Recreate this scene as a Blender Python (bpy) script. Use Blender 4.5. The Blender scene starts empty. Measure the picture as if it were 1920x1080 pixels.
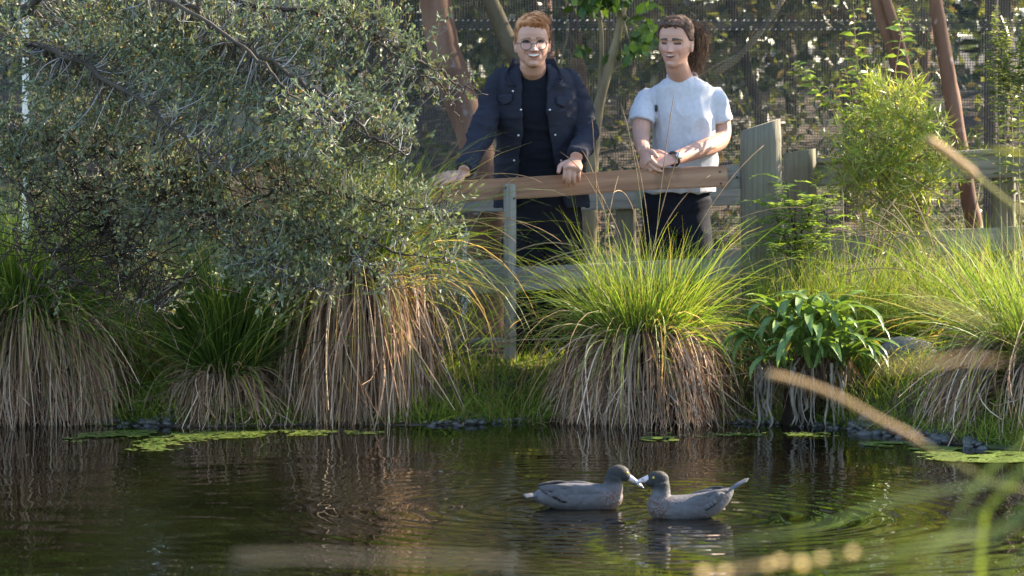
import bpy, bmesh, math, random
import numpy as np
from mathutils import Vector, Matrix

# ------------------------------------------------------------------ camera, sky, sun, exposure
sc = bpy.context.scene
COL = sc.collection
F, CAMH, HORIZON = 5900.0, 1.25, 203.0            # focal length and horizon row of the 1920x1080 photograph
PITCH = math.atan((540 - HORIZON) / F)
cam_d = bpy.data.cameras.new('camera')
cam = bpy.data.objects.new('camera', cam_d); COL.objects.link(cam)
cam.location = (0, 0, CAMH); cam.rotation_euler = (math.pi / 2 - PITCH, 0, 0)
cam_d.sensor_width = 36; cam_d.lens = F / 1920 * 36
cam_d.clip_start = 0.05; cam_d.clip_end = 600
cam_d.dof.use_dof = True; cam_d.dof.focus_distance = 11.4; cam_d.dof.aperture_fstop = 6.0
sc.camera = cam

SUN_TO = Vector((0.80, 0.42, 0.50)).normalized()   # towards the sun: from the right, a little behind the people
world = bpy.data.worlds.new('World'); sc.world = world; world.use_nodes = True
nt = world.node_tree
sky = nt.nodes.new('ShaderNodeTexSky'); sky.sky_type = 'NISHITA'; sky.sun_disc = False
sky.sun_elevation = math.asin(SUN_TO.z)
sky.sun_rotation = math.atan2(SUN_TO.x, SUN_TO.y)
sky.ozone_density = 1.6; sky.dust_density = 0.6; sky.air_density = 1.0
nt.links.new(sky.outputs[0], nt.nodes['Background'].inputs[0])
nt.nodes['Background'].inputs[1].default_value = 0.11
sun_d = bpy.data.lights.new('sun', 'SUN'); sun_d.energy = 5.0; sun_d.angle = math.radians(0.6); sun_d.color = (1, 0.86, 0.66)
sun = bpy.data.objects.new('sun', sun_d); COL.objects.link(sun)
sun.rotation_euler = SUN_TO.to_track_quat('Z', 'Y').to_euler()
sc.view_settings.view_transform = 'Standard'; sc.view_settings.look = 'None'
sc.view_settings.exposure = 2.55; sc.view_settings.gamma = 1.0; sc.view_settings.use_curve_mapping = False
sc.render.engine = 'CYCLES'
sc.cycles.use_denoising = True
sc.cycles.max_bounces = 8; sc.cycles.transparent_max_bounces = 4
sc.cycles.sample_clamp_indirect = 6.0

# ------------------------------------------------------------------ helpers
rng = np.random.default_rng(7)
CP, SP = math.cos(PITCH), math.sin(PITCH)

def P(px, py, d):
    """The point at distance d (metres along +Y) seen at pixel (px, py) of the photograph."""
    x = (px - 960) / F; v = (540 - py) / F
    k = d / (CP + v * SP)
    return np.array([x * k, d, CAMH + (-SP + v * CP) * k])

def norm(v):
    return v / np.maximum(np.linalg.norm(v, axis=-1, keepdims=True), 1e-9)

def hash3(i, j, k, s=0):
    h = (i.astype(np.int64) * 374761393 + j.astype(np.int64) * 668265263 + k.astype(np.int64) * 2147483647 + s * 974711) & 0xffffffff
    h = ((h ^ (h >> 13)) * 1274126177) & 0xffffffff
    return ((h ^ (h >> 16)) & 0xffff) / 65535.0

def vnoise(p, s=0):
    p = np.asarray(p, float); i = np.floor(p).astype(np.int64); f = p - i; f = f * f * (3 - 2 * f)
    o = 0
    for a in (0, 1):
        for b in (0, 1):
            for c in (0, 1):
                w = (f[..., 0] if a else 1 - f[..., 0]) * (f[..., 1] if b else 1 - f[..., 1]) * (f[..., 2] if c else 1 - f[..., 2])
                o = o + w * hash3(i[..., 0] + a, i[..., 1] + b, i[..., 2] + c, s)
    return o

def sstep(a, b, x):
    t = np.clip((x - a) / (b - a), 0, 1); return t * t * (3 - 2 * t)

class MB:
    """Collects geometry; build() links it as ONE mesh object."""
    def __init__(self): self.v = []; self.f = []; self.c = []; self.n = 0
    def add(self, v, f, col=None):
        v = np.asarray(v, float).reshape(-1, 3)
        self.v.append(v)
        for ff in (f if isinstance(f, list) else [f]):
            self.f.append(np.asarray(ff, np.int64) + self.n)
        if col is None: col = (0.5, 0.5, 0.5)
        col = np.asarray(col, float)
        if col.ndim == 1: col = np.tile(col, (len(v), 1))
        self.c.append(col); self.n += len(v)
        return self
    def mesh(self, name, smooth=True):
        me = bpy.data.meshes.new(name)
        v = np.concatenate(self.v); me.vertices.add(len(v)); me.vertices.foreach_set('co', v.ravel())
        loops = np.concatenate([a.ravel() for a in self.f]); tot = np.concatenate([np.full(len(a), a.shape[1]) for a in self.f])
        start = np.concatenate([[0], np.cumsum(tot)[:-1]])
        me.loops.add(len(loops)); me.loops.foreach_set('vertex_index', loops.astype(np.int32))
        me.polygons.add(len(tot)); me.polygons.foreach_set('loop_start', start.astype(np.int32))
        me.polygons.foreach_set('use_smooth', np.full(len(tot), smooth))
        set_col(me, np.concatenate(self.c))
        me.update(); me.validate()
        return me
    def build(self, name, mat, parent=None, smooth=True, kind=None):
        if parent is not None:
            o = root_loc(parent); self.v = [a - o for a in self.v]
        ob = bpy.data.objects.new(name, self.mesh(name, smooth)); COL.objects.link(ob)
        ob.data.materials.append(mat)
        if parent is not None: ob.parent = parent
        if kind: ob['kind'] = kind
        return ob

def set_col(me, c):
    at = me.attributes.get('Col') or me.attributes.new('Col', 'FLOAT_COLOR', 'POINT')
    at.data.foreach_set('color', np.concatenate([c, np.ones((len(c), 1))], 1).astype(np.float32).ravel())

def root_loc(o):
    while o.parent is not None: o = o.parent
    return np.array(o.location)

def thing(name, label, cat, loc=(0, 0, 0), group=None):
    o = bpy.data.objects.new(name, None); COL.objects.link(o); o.empty_display_size = 0.1
    o.location = tuple(loc); o['label'] = label; o['category'] = cat
    if group: o['group'] = group
    return o

def tag(o, label, cat, group=None):
    o['label'] = label; o['category'] = cat
    if group: o['group'] = group
    return o

def catmull(pts, n):
    pts = np.asarray(pts, float)
    if len(pts) == 2: return pts[0] + (pts[1] - pts[0]) * np.linspace(0, 1, n)[:, None]
    q = np.concatenate([[2 * pts[0] - pts[1]], pts, [2 * pts[-1] - pts[-2]]])
    t = np.linspace(0, len(pts) - 1 - 1e-9, n); i = t.astype(int); u = (t - i)[:, None]
    a, b, c, d = q[i], q[i + 1], q[i + 2], q[i + 3]
    return 0.5 * (2 * b + (c - a) * u + (2 * a - 5 * b + 4 * c - d) * u ** 2 + (3 * b - a - 3 * c + d) * u ** 3)

def ring_faces(nr, ns, caps=True, base=0):
    i = np.arange(nr - 1)[:, None]; j = np.arange(ns)[None]
    q = np.stack([i * ns + j, i * ns + (j + 1) % ns, (i + 1) * ns + (j + 1) % ns, (i + 1) * ns + j], -1).reshape(-1, 4)
    return q

def tube(pts, rad, seg=8, n=None, flat=1.0, up=None, rough=0.0, seed=0, caps=True):
    """A tapered tube along a smooth path. flat squashes it across `up`."""
    pts = np.asarray(pts, float); rad = np.asarray(rad, float)
    if rad.ndim == 0: rad = np.full(len(pts), float(rad))
    n = n or len(pts)
    if n != len(pts):
        r = np.interp(np.linspace(0, 1, n), np.linspace(0, 1, len(rad)), rad); p = catmull(pts, n)
    else: p, r = pts, rad
    t = norm(np.gradient(p, axis=0))
    u0 = np.array(up if up is not None else (0.3, 0.2, 0.93), float)
    u = np.zeros_like(p)
    for k in range(n):
        w = u0 - t[k] * np.dot(u0, t[k])
        if np.linalg.norm(w) < 1e-3: w = np.cross(t[k], (1, 0, 0.1))
        u[k] = w / np.linalg.norm(w)
        if up is None: u0 = u[k]
    s = np.cross(t, u)
    a = np.arange(seg) / seg * 2 * math.pi
    rr = r[:, None, None]
    v = p[:, None] + rr * (np.cos(a)[None, :, None] * s[:, None] + flat * np.sin(a)[None, :, None] * u[:, None])
    if rough:
        nn = vnoise(np.stack(np.broadcast_arrays(np.arange(n)[:, None] * 0.7, np.cos(a)[None] * 1.6, np.sin(a)[None] * 1.6 + seed * 7.1), -1), seed)
        v = p[:, None] + (v - p[:, None]) * (1 + rough * (nn[..., None] - 0.5) * 2)
    v = v.reshape(-1, 3); f = [ring_faces(n, seg)]
    if caps:
        v = np.concatenate([v, p[:1], p[-1:]]); j = np.arange(seg)
        f.append(np.stack([np.full(seg, n * seg), (j + 1) % seg, j], -1))
        f.append(np.stack([np.full(seg, n * seg + 1), (n - 1) * seg + j, (n - 1) * seg + (j + 1) % seg], -1))
    return v, f

def tubes(paths, rad0, rad1, seg=4):
    """Many thin tubes at once: paths (N,S,3), radii per path."""
    N, S, _ = paths.shape
    t = norm(np.gradient(paths, axis=1)); ref = np.tile(np.array([0.31, 0.87, 0.2]), (N, S, 1))
    s = norm(np.cross(t, ref)); u = np.cross(s, t)
    r = (rad0[:, None] + (rad1 - rad0)[:, None] * np.linspace(0, 1, S)[None])[..., None]
    a = np.arange(seg) / seg * 2 * math.pi
    v = np.stack([paths + r * (math.cos(x) * s + math.sin(x) * u) for x in a], 2)
    q = ring_faces(S, seg)
    f = (q[None] + (np.arange(N) * S * seg)[:, None, None]).reshape(-1, 4)
    return v.reshape(-1, 3), f

def ribbons(paths, width, rnd, taper=(0.7, 1.0, 0.08), fold=0.0):
    """Flat tapered grass blades: paths (N,S,3), width (N,)."""
    N, S, _ = paths.shape
    t = norm(np.gradient(paths, axis=1)); ref = norm(rnd.normal(size=(N, 1, 3)))
    s = norm(np.cross(t, np.broadcast_to(ref, t.shape)))
    w = np.interp(np.linspace(0, 1, S), [0, 0.35, 1], taper)[None, :, None] * width[:, None, None] * 0.5
    v = np.stack([paths - s * w, paths + s * w], 2).reshape(-1, 3)
    i = np.arange(S - 1)
    q = np.stack([2 * i, 2 * i + 1, 2 * i + 3, 2 * i + 2], -1)
    f = (q[None] + (np.arange(N) * S * 2)[:, None, None]).reshape(-1, 4)
    return v, f

def grow(root, dirs, length, droop, S, rnd, wob=0.0):
    """Paths that leave `root` along `dirs` and bend under their weight."""
    N = len(root); p = np.zeros((N, S, 3)); p[:, 0] = root; d = norm(dirs); st = (length / (S - 1))[:, None]
    wv = rnd.normal(size=(N, 3)) * wob
    for k in range(1, S):
        p[:, k] = p[:, k - 1] + d * st
        d = norm(d + np.array([0, 0, -1.0]) * (droop * (0.4 + 1.3 * k / S))[:, None] + wv * (k / S))
    return p

def bez(a, b, c, d, S):
    t = np.linspace(0, 1, S)[None, :, None]
    a, b, c, d = [x[:, None] for x in (a, b, c, d)]
    return a * (1 - t) ** 3 + 3 * b * t * (1 - t) ** 2 + 3 * c * t ** 2 * (1 - t) + d * t ** 3

LEAF = {'oval': (np.array([[0, 0, 0], [-.5, .55, .06], [0, .55, 0], [.5, .55, .06], [0, 1, -.03]]), np.array([[0, 2, 1], [0, 3, 2], [1, 2, 4], [2, 3, 4]])),
        'obovate': (np.array([[0, 0, 0], [-.5, .7, .05], [0, .68, 0], [.5, .7, .05], [0, 1, -.02]]), np.array([[0, 2, 1], [0, 3, 2], [1, 2, 4], [2, 3, 4]])),
        'needle': (np.array([[0, 0, 0], [-.5, .45, .0], [.5, .45, .0], [0, 1, -.08]]), np.array([[0, 2, 1], [1, 2, 3]])),
        'lance': (np.array([[0, 0, 0], [-.5, .35, .08], [0, .35, 0], [.5, .35, .08], [-.3, .7, .0], [0, .7, -.06], [.3, .7, .0], [0, 1, -.2]]),
                  np.array([[0, 2, 1], [0, 3, 2], [1, 2, 5], [1, 5, 4], [2, 3, 6], [2, 6, 5], [4, 5, 7], [5, 6, 7]]))}

def leaves(pos, dirs, length, width, rnd, kind='oval', upbias=0.6):
    T, Fc = LEAF[kind]; N = len(pos)
    d = norm(dirs); ref = norm(rnd.normal(size=(N, 3)) * (1 - upbias) + np.array([0, 0, 1.0]) * upbias)
    s = norm(np.cross(d, ref)); n = np.cross(s, d)
    v = pos[:, None] + T[None, :, :1] * width[:, None, None] * s[:, None] + T[None, :, 1:2] * length[:, None, None] * d[:, None] + T[None, :, 2:] * length[:, None, None] * n[:, None]
    f = (Fc[None] + (np.arange(N) * len(T))[:, None, None]).reshape(-1, 3)
    return v.reshape(-1, 3), f, len(T)

def pick(cols, n, rnd, w=None, jit=0.15):
    cols = np.asarray(cols, float); c = cols[rnd.choice(len(cols), n, p=w)]
    return np.clip(c * (1 + rnd.normal(size=(n, 1)) * jit), 0.004, 0.9)

def remesh(mb, voxel, smooth=2, fac=0.5):
    ob = bpy.data.objects.new('tmp', mb.mesh('tmp')); COL.objects.link(ob)
    m = ob.modifiers.new('r', 'REMESH'); m.mode = 'VOXEL'; m.voxel_size = voxel
    if smooth:
        s = ob.modifiers.new('s', 'SMOOTH'); s.iterations = smooth; s.factor = fac
    dg = bpy.context.evaluated_depsgraph_get()
    me = bpy.data.meshes.new_from_object(ob.evaluated_get(dg))
    old = ob.data; bpy.data.objects.remove(ob); bpy.data.meshes.remove(old)
    return me

def co(me):
    a = np.zeros(len(me.vertices) * 3); me.vertices.foreach_get('co', a); return a.reshape(-1, 3)
def nrm(me):
    a = np.zeros(len(me.vertices) * 3); me.vertices.foreach_get('normal', a); return a.reshape(-1, 3)
def put(me, v):
    me.vertices.foreach_set('co', v.ravel()); me.update()

def link_mesh(me, name, mat, parent, col=None, kind=None):
    me.name = name
    if col is not None: set_col(me, col)
    put(me, co(me) - root_loc(parent))
    me.polygons.foreach_set('use_smooth', np.full(len(me.polygons), True))
    me.materials.clear(); me.materials.append(mat)
    ob = bpy.data.objects.new(name, me); COL.objects.link(ob); ob.parent = parent
    if kind: ob['kind'] = kind
    return ob

def plank(name, a, b, hgt, thick, mat, parent, bevel=0.004, warp=0.003, seed=0, nx=14, crown=0.0):
    """A sawn board whose middle line runs a -> b; local x along it."""
    a = Vector(a); b = Vector(b); L = (b - a).length
    x = (b - a).normalized(); y = Vector((0, 0, 1)).cross(x)
    if y.length < 0.01: y = Vector((0, 1, 0)).cross(x)
    y.normalize(); z = x.cross(y)
    bm = bmesh.new(); bmesh.ops.create_cube(bm, size=1)
    bmesh.ops.scale(bm, vec=(L, thick, hgt), verts=bm.verts)
    ed = [e for e in bm.edges if abs((e.verts[0].co - e.verts[1].co).x) > L * 0.5]
    bmesh.ops.subdivide_edges(bm, edges=ed, cuts=nx)
    sharp = [e for e in bm.edges if len(e.link_faces) == 2 and e.calc_face_angle() > 1]
    bmesh.ops.bevel(bm, geom=sharp, offset=bevel, segments=2, affect='EDGES')
    r = random.Random(seed); ph = [r.uniform(0, 6) for _ in range(4)]
    for v in bm.verts:
        s = v.co.x
        v.co.z += warp * (math.sin(s * 3.1 + ph[0]) + 0.5 * math.sin(s * 7.7 + ph[1])) * (1 if v.co.z > 0 else 0.8)
        v.co.y += warp * 0.5 * math.sin(s * 2.3 + ph[2])
    me = bpy.data.meshes.new(name); bm.to_mesh(me); bm.free()
    me.materials.append(mat)
    ob = bpy.data.objects.new(name, me); COL.objects.link(ob)
    M = Matrix((x, y, z)).transposed().to_4x4(); M.translation = (a + b) / 2
    if parent is not None:
        ob.parent = parent; M.translation = M.translation - Vector(root_loc(parent))
    ob.matrix_local = M
    return ob

# ------------------------------------------------------------------ materials
def new_mat(name):
    m = bpy.data.materials.new(name); m.use_nodes = True
    return m, m.node_tree.nodes, m.node_tree.links, m.node_tree.nodes['Principled BSDF']

def ramp(N, L, src, stops):
    r = N.new('ShaderNodeValToRGB'); el = r.color_ramp.elements
    while len(el) < len(stops): el.new(0.5)
    for e, (p, c) in zip(el, stops): e.position = p; e.color = (*c, 1)
    L.new(src, r.inputs[0]); return r

def foliage(name, transl=0.35, rough=0.5, spec=0.3, tint=(1.25, 1.2, 0.55)):
    m, N, L, B = new_mat(name)
    at = N.new('ShaderNodeAttribute'); at.attribute_name = 'Col'
    L.new(at.outputs['Color'], B.inputs['Base Color'])
    B.inputs['Roughness'].default_value = rough; B.inputs['Specular IOR Level'].default_value = spec
    mul = N.new('ShaderNodeMix'); mul.data_type = 'RGBA'; mul.blend_type = 'MULTIPLY'; mul.inputs['Factor'].default_value = 1
    L.new(at.outputs['Color'], mul.inputs['A']); mul.inputs['B'].default_value = (*tint, 1)
    tr = N.new('ShaderNodeBsdfTranslucent'); L.new(mul.outputs['Result'], tr.inputs['Color'])
    mx = N.new('ShaderNodeMixShader'); mx.inputs[0].default_value = transl
    L.new(B.outputs[0], mx.inputs[1]); L.new(tr.outputs[0], mx.inputs[2])
    L.new(mx.outputs[0], N['Material Output'].inputs[0])
    return m

def attr_mat(name, rough=0.6, spec=0.3, sss=0.0, bump=0.0, bscale=200, sheen=0.0, vary=0.0, vscale=30):
    m, N, L, B = new_mat(name)
    at = N.new('ShaderNodeAttribute'); at.attribute_name = 'Col'
    src = at.outputs['Color']
    tc = N.new('ShaderNodeTexCoord')
    if vary:
        n = N.new('ShaderNodeTexNoise'); n.inputs['Scale'].default_value = vscale; n.inputs['Detail'].default_value = 6
        L.new(tc.outputs['Object'], n.inputs['Vector'])
        r = ramp(N, L, n.outputs['Fac'], [(0.3, (1 - vary,) * 3), (0.7, (1 + vary * 0.6,) * 3)])
        mu = N.new('ShaderNodeMix'); mu.data_type = 'RGBA'; mu.blend_type = 'MULTIPLY'; mu.inputs['Factor'].default_value = 1
        L.new(src, mu.inputs['A']); L.new(r.outputs[0], mu.inputs['B']); src = mu.outputs['Result']
    L.new(src, B.inputs['Base Color'])
    B.inputs['Roughness'].default_value = rough; B.inputs['Specular IOR Level'].default_value = spec
    if sss:
        B.inputs['Subsurface Weight'].default_value = sss; B.inputs['Subsurface Radius'].default_value = (0.012, 0.005, 0.003); B.inputs['Subsurface Scale'].default_value = 0.6
    if sheen: B.inputs['Sheen Weight'].default_value = sheen
    if bump:
        n2 = N.new('ShaderNodeTexNoise'); n2.inputs['Scale'].default_value = bscale; n2.inputs['Detail'].default_value = 5
        L.new(tc.outputs['Object'], n2.inputs['Vector'])
        b = N.new('ShaderNodeBump'); b.inputs['Strength'].default_value = bump; b.inputs['Distance'].default_value = 0.004
        L.new(n2.outputs['Fac'], b.inputs['Height']); L.new(b.outputs[0], B.inputs['Normal'])
    return m

def noise_mat(name, stops, scale=8, stretch=(1, 1, 1), rough=0.8, bump=0.4, dist=0.006, detail=8, spec=0.25, spots=None):
    m, N, L, B = new_mat(name)
    tc = N.new('ShaderNodeTexCoord'); mp = N.new('ShaderNodeMapping'); mp.inputs['Scale'].default_value = stretch
    L.new(tc.outputs['Object'], mp.inputs['Vector'])
    n = N.new('ShaderNodeTexNoise'); n.inputs['Scale'].default_value = scale; n.inputs['Detail'].default_value = detail; n.inputs['Roughness'].default_value = 0.62
    L.new(mp.outputs[0], n.inputs['Vector'])
    r = ramp(N, L, n.outputs['Fac'], stops); src = r.outputs[0]
    if spots:
        sc_, col, lo = spots
        n3 = N.new('ShaderNodeTexNoise'); n3.inputs['Scale'].default_value = sc_; n3.inputs['Detail'].default_value = 5
        L.new(tc.outputs['Object'], n3.inputs['Vector'])
        r3 = ramp(N, L, n3.outputs['Fac'], [(lo, (0, 0, 0)), (lo + 0.1, (1, 1, 1))])
        mx = N.new('ShaderNodeMix'); mx.data_type = 'RGBA'
        L.new(r3.outputs[0], mx.inputs['Factor']); L.new(src, mx.inputs['A']); mx.inputs['B'].default_value = (*col, 1); src = mx.outputs['Result']
    L.new(src, B.inputs['Base Color'])
    B.inputs['Roughness'].default_value = rough; B.inputs['Specular IOR Level'].default_value = spec
    if bump:
        b = N.new('ShaderNodeBump'); b.inputs['Strength'].default_value = bump; b.inputs['Distance'].default_value = dist
        L.new(n.outputs['Fac'], b.inputs['Height']); L.new(b.outputs[0], B.inputs['Normal'])
    return m

def plain(name, col, rough=0.5, spec=0.5, metal=0.0, trans=0.0):
    m, N, L, B = new_mat(name)
    n = N.new('ShaderNodeTexNoise'); n.inputs['Scale'].default_value = 60
    tc = N.new('ShaderNodeTexCoord'); L.new(tc.outputs['Object'], n.inputs['Vector'])
    r = ramp(N, L, n.outputs['Fac'], [(0.3, tuple(c * 0.85 for c in col)), (0.7, tuple(min(1, c * 1.1) for c in col))])
    L.new(r.outputs[0], B.inputs['Base Color'])
    B.inputs['Roughness'].default_value = rough; B.inputs['Specular IOR Level'].default_value = spec; B.inputs['Metallic'].default_value = metal
    if trans: B.inputs['Transmission Weight'].default_value = trans
    return m

M = {}
M['grass'] = foliage('sedge_green', 0.42, 0.5, 0.2)
M['straw'] = foliage('sedge_straw', 0.18, 0.7, 0.12, (1.15, 1.0, 0.85))
M['olive'] = foliage('grey_green_leaf', 0.22, 0.65, 0.14, (1.1, 1.2, 0.6))
M['glow'] = foliage('backlit_seed', 0.6, 0.3, 0.5, (1.1, 1.0, 0.75))
M['leaf'] = foliage('green_leaf', 0.4, 0.4, 0.4)
M['bigleaf'] = foliage('strap_leaf', 0.3, 0.42, 0.4, (1.2, 1.3, 0.4))
M['weed'] = foliage('duckweed', 0.1, 0.5, 0.3)
M['twig'] = attr_mat('twig_bark', 0.8, 0.2)
M['bark_red'] = noise_mat('red_brown_bark', [(0.3, (0.055, 0.028, 0.019)), (0.55, (0.135, 0.072, 0.046)), (0.75, (0.20, 0.125, 0.088))], 7, (1, 1, 0.25), 0.85, 0.7, 0.012, spots=(14, (0.22, 0.185, 0.155), 0.62))
M['bark_mid'] = noise_mat('olive_brown_bark', [(0.3, (0.05, 0.038, 0.022)), (0.6, (0.10, 0.078, 0.048)), (0.8, (0.15, 0.12, 0.08))], 10, (1, 1, 0.3), 0.85, 0.5, 0.006, spots=(18, (0.10, 0.105, 0.05), 0.6))
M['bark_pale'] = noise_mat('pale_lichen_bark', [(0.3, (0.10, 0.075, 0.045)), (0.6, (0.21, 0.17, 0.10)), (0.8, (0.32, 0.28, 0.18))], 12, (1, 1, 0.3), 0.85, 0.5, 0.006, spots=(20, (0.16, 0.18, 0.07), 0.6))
M['bark_dark'] = noise_mat('dark_bark', [(0.3, (0.03, 0.024, 0.018)), (0.7, (0.09, 0.07, 0.05))], 9, (1, 1, 0.25), 0.9, 0.6, 0.01)
GW = [(0.25, (0.10, 0.09, 0.075)), (0.5, (0.225, 0.205, 0.17)), (0.75, (0.335, 0.305, 0.26))]
M['wood_grey'] = noise_mat('weathered_grey_timber', GW, 3.2, (0.7, 16, 16), 0.85, 0.5, 0.004, spots=(5, (0.17, 0.18, 0.12), 0.6))
M['wood_post'] = noise_mat('weathered_post_timber', [(0.25, (0.10, 0.095, 0.075)), (0.5, (0.21, 0.20, 0.16)), (0.75, (0.31, 0.30, 0.24))], 3.0, (0.6, 12, 12), 0.88, 0.8, 0.008, spots=(6, (0.15, 0.17, 0.09), 0.57))
M['wood_brown'] = noise_mat('brown_stained_timber', [(0.25, (0.14, 0.066, 0.036)), (0.5, (0.265, 0.142, 0.082)), (0.75, (0.38, 0.235, 0.15))], 2.6, (0.8, 14, 14), 0.7, 0.3, 0.003, spots=(3.5, (0.11, 0.06, 0.035), 0.62))
M['ground'] = noise_mat('leaf_litter_ground', [(0.25, (0.022, 0.017, 0.012)), (0.5, (0.058, 0.044, 0.031)), (0.75, (0.12, 0.094, 0.068))], 9, (1, 1, 1), 0.95, 0.8, 0.03, spots=(2.4, (0.05, 0.07, 0.02), 0.56))
M['pebble'] = noise_mat('wet_pebble', [(0.3, (0.022, 0.022, 0.023)), (0.7, (0.075, 0.073, 0.07))], 14, rough=0.45, bump=0.2, spec=0.5)
M['rock'] = noise_mat('lichened_rock', [(0.3, (0.10, 0.09, 0.085)), (0.7, (0.24, 0.22, 0.21))], 12, rough=0.9, bump=0.8, dist=0.012, spots=(16, (0.32, 0.30, 0.25), 0.63))
M['net'] = plain('dark_netting', (0.05, 0.048, 0.045), 0.6, 0.4)
M['iron'] = noise_mat('painted_corrugated_iron', [(0.3, (0.12, 0.105, 0.078)), (0.7, (0.17, 0.15, 0.112))], 3, (1, 1, 0.3), 0.6, 0.05)
M['pale'] = noise_mat('painted_sun_pale', [(0.3, (0.55, 0.52, 0.45)), (0.7, (0.75, 0.72, 0.64))], 6, (1, 1, 0.2), 0.7, 0.2)  # near-white: sun brightness put into the colour of the added uprights

# ------------------------------------------------------------------ ground and pond
def bank_y(x): return 12.42 - 0.85 * sstep(0.95, 2.0, x) + 0.10 * np.sin(x * 2.3 + 0.6) + 0.05 * np.sin(x * 6.1)
def ground_z(x, y):
    x = np.asarray(x, float); y = np.asarray(y, float)
    b = bank_y(np.clip(x, -3, 3)); t = y - b
    z = np.where(t < 0, 0.6 * t, 0.19 * sstep(-0.02, 0.6, t) + 0.05 * sstep(0.4, 2.2, x) * sstep(0.2, 0.9, t))
    z = np.maximum(z, -0.6)
    z = z - 0.13 * sstep(13.15, 13.4, y) + 0.10 * sstep(13.7, 14.6, y)
    z = z + 1.15 * sstep(15.6, 23, y) + 0.8 * sstep(24, 60, y) + 1.5 * sstep(2.6, 9, np.abs(x)) * sstep(12, 18, y) * 0.5
    near = 0.42 * sstep(4.6, 3.0, y) ; z = np.where(y < 4.8, np.maximum(z, -0.15 + near), z)
    p = np.stack([x, y, x * 0], -1)
    z = z + (0.05 * (vnoise(p * 2.1, 3) - 0.5) + 0.03 * (vnoise(p * 7, 4) - 0.5)) * sstep(0.0, 0.3, np.abs(t))
    return z

def gz(x, y): return float(ground_z(np.array([x]), np.array([y]))[0])

def sheet(xs, ys, zf):
    X, Y = np.meshgrid(xs, ys); Z = zf(X, Y)
    v = np.stack([X, Y, Z], -1).reshape(-1, 3); nx = len(xs); i = np.arange(len(ys) - 1)[:, None]; j = np.arange(nx - 1)[None]
    f = np.stack([i * nx + j, i * nx + j + 1, (i + 1) * nx + j + 1, (i + 1) * nx + j], -1).reshape(-1, 4)
    return v, f

xs = np.unique(np.concatenate([np.linspace(-200, -4, 24), np.linspace(-4, 4, 170), np.linspace(4, 200, 24)]))
ys = np.unique(np.concatenate([np.linspace(-60, 4, 24), np.linspace(4, 11, 18), np.linspace(11, 16, 130), np.linspace(16, 30, 40), np.linspace(30, 300, 20)]))
ground = MB().add(*sheet(xs, ys, ground_z)).build('ground', M['ground'], kind='structure')

# the pond: one gently rippled sheet, rings run out from the two ducks
DUCK_A = np.array([P(1085, 957, 9.78)[0], 9.80]); DUCK_B = np.array([P(1290, 972, 9.59)[0], 9.58])
wr = np.random.default_rng(21)
WAVES = []
for k in range(46):
    lam = 0.045 * (10 ** (wr.random() * 1.15)); an = wr.normal() * 0.75 + math.pi / 2
    WAVES.append((2 * math.pi / lam * math.cos(an), 2 * math.pi / lam * math.sin(an), wr.random() * 6.28, 0.0034 * lam / (2 * math.pi)))
def water_z(X, Y):
    p = np.stack([X, Y, X * 0], -1)
    wx = X + 0.10 * (vnoise(p * 2.2, 9) - 0.5) + 0.035 * (vnoise(p * 6, 10) - 0.5); wy = Y + 0.12 * (vnoise(p * 2.2, 11) - 0.5)
    Z = sum(a * np.sin(kx * wx + ky * wy + ph) for kx, ky, ph, a in WAVES)
    calm = 0.35 + 0.9 * vnoise(p * np.array([1.1, 0.7, 1]), 12) * sstep(12.4, 11.2, Y)
    Z = Z * calm
    for (cx, cy), am, lam in ((DUCK_A + [-.05, 0], .20, .088), (DUCK_B + [.03, 0], .17, .076), (DUCK_A + [-.13, -.05], .08, .05), (DUCK_B + [.10, 0], .06, .052), (np.array([-1.05, 9.3]), .016, .12)):
        r = np.hypot((X - cx) * 0.92, (Y - cy)) + 0.03 * (vnoise(p * 3, 14) - 0.5)
        Z = Z + am * lam / 6.28 * np.sin(6.28 * r / lam) * np.exp(-r / 0.5) * sstep(0.05, 0.2, r)
    edge = sstep(2.9, 2.5, np.abs(X)) * sstep(7.4, 7.8, Y) * sstep(13.0, 12.7, Y)
    return Z * edge
inner = sheet(np.linspace(-2.95, 2.95, 400), np.linspace(7.4, 13.0, 520), water_z)
wb = MB().add(*inner)
for x0, x1, y0, y1 in ((-9, 9, 3.2, 7.4), (-9, -2.95, 7.4, 13), (2.95, 9, 7.4, 13)):
    wb.add([[x0, y0, 0], [x1, y0, 0], [x1, y1, 0], [x0, y1, 0]], np.array([[0, 1, 2, 3]]))
m, N, L, B = new_mat('dark_pond_water')
tc = N.new('ShaderNodeTexCoord'); nn = N.new('ShaderNodeTexNoise'); nn.inputs['Scale'].default_value = 1.3; nn.inputs['Detail'].default_value = 4
L.new(tc.outputs['Object'], nn.inputs['Vector'])
r_ = ramp(N, L, nn.outputs['Fac'], [(0.35, (0.0022, 0.0018, 0.0012)), (0.65, (0.0045, 0.0042, 0.002))]); L.new(r_.outputs[0], B.inputs['Base Color'])
B.inputs['Roughness'].default_value = 0.015; B.inputs['IOR'].default_value = 1.333; B.inputs['Specular IOR Level'].default_value = 0.5
M['water'] = m
wb.build('pond_water', M['water'], kind='structure')

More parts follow.
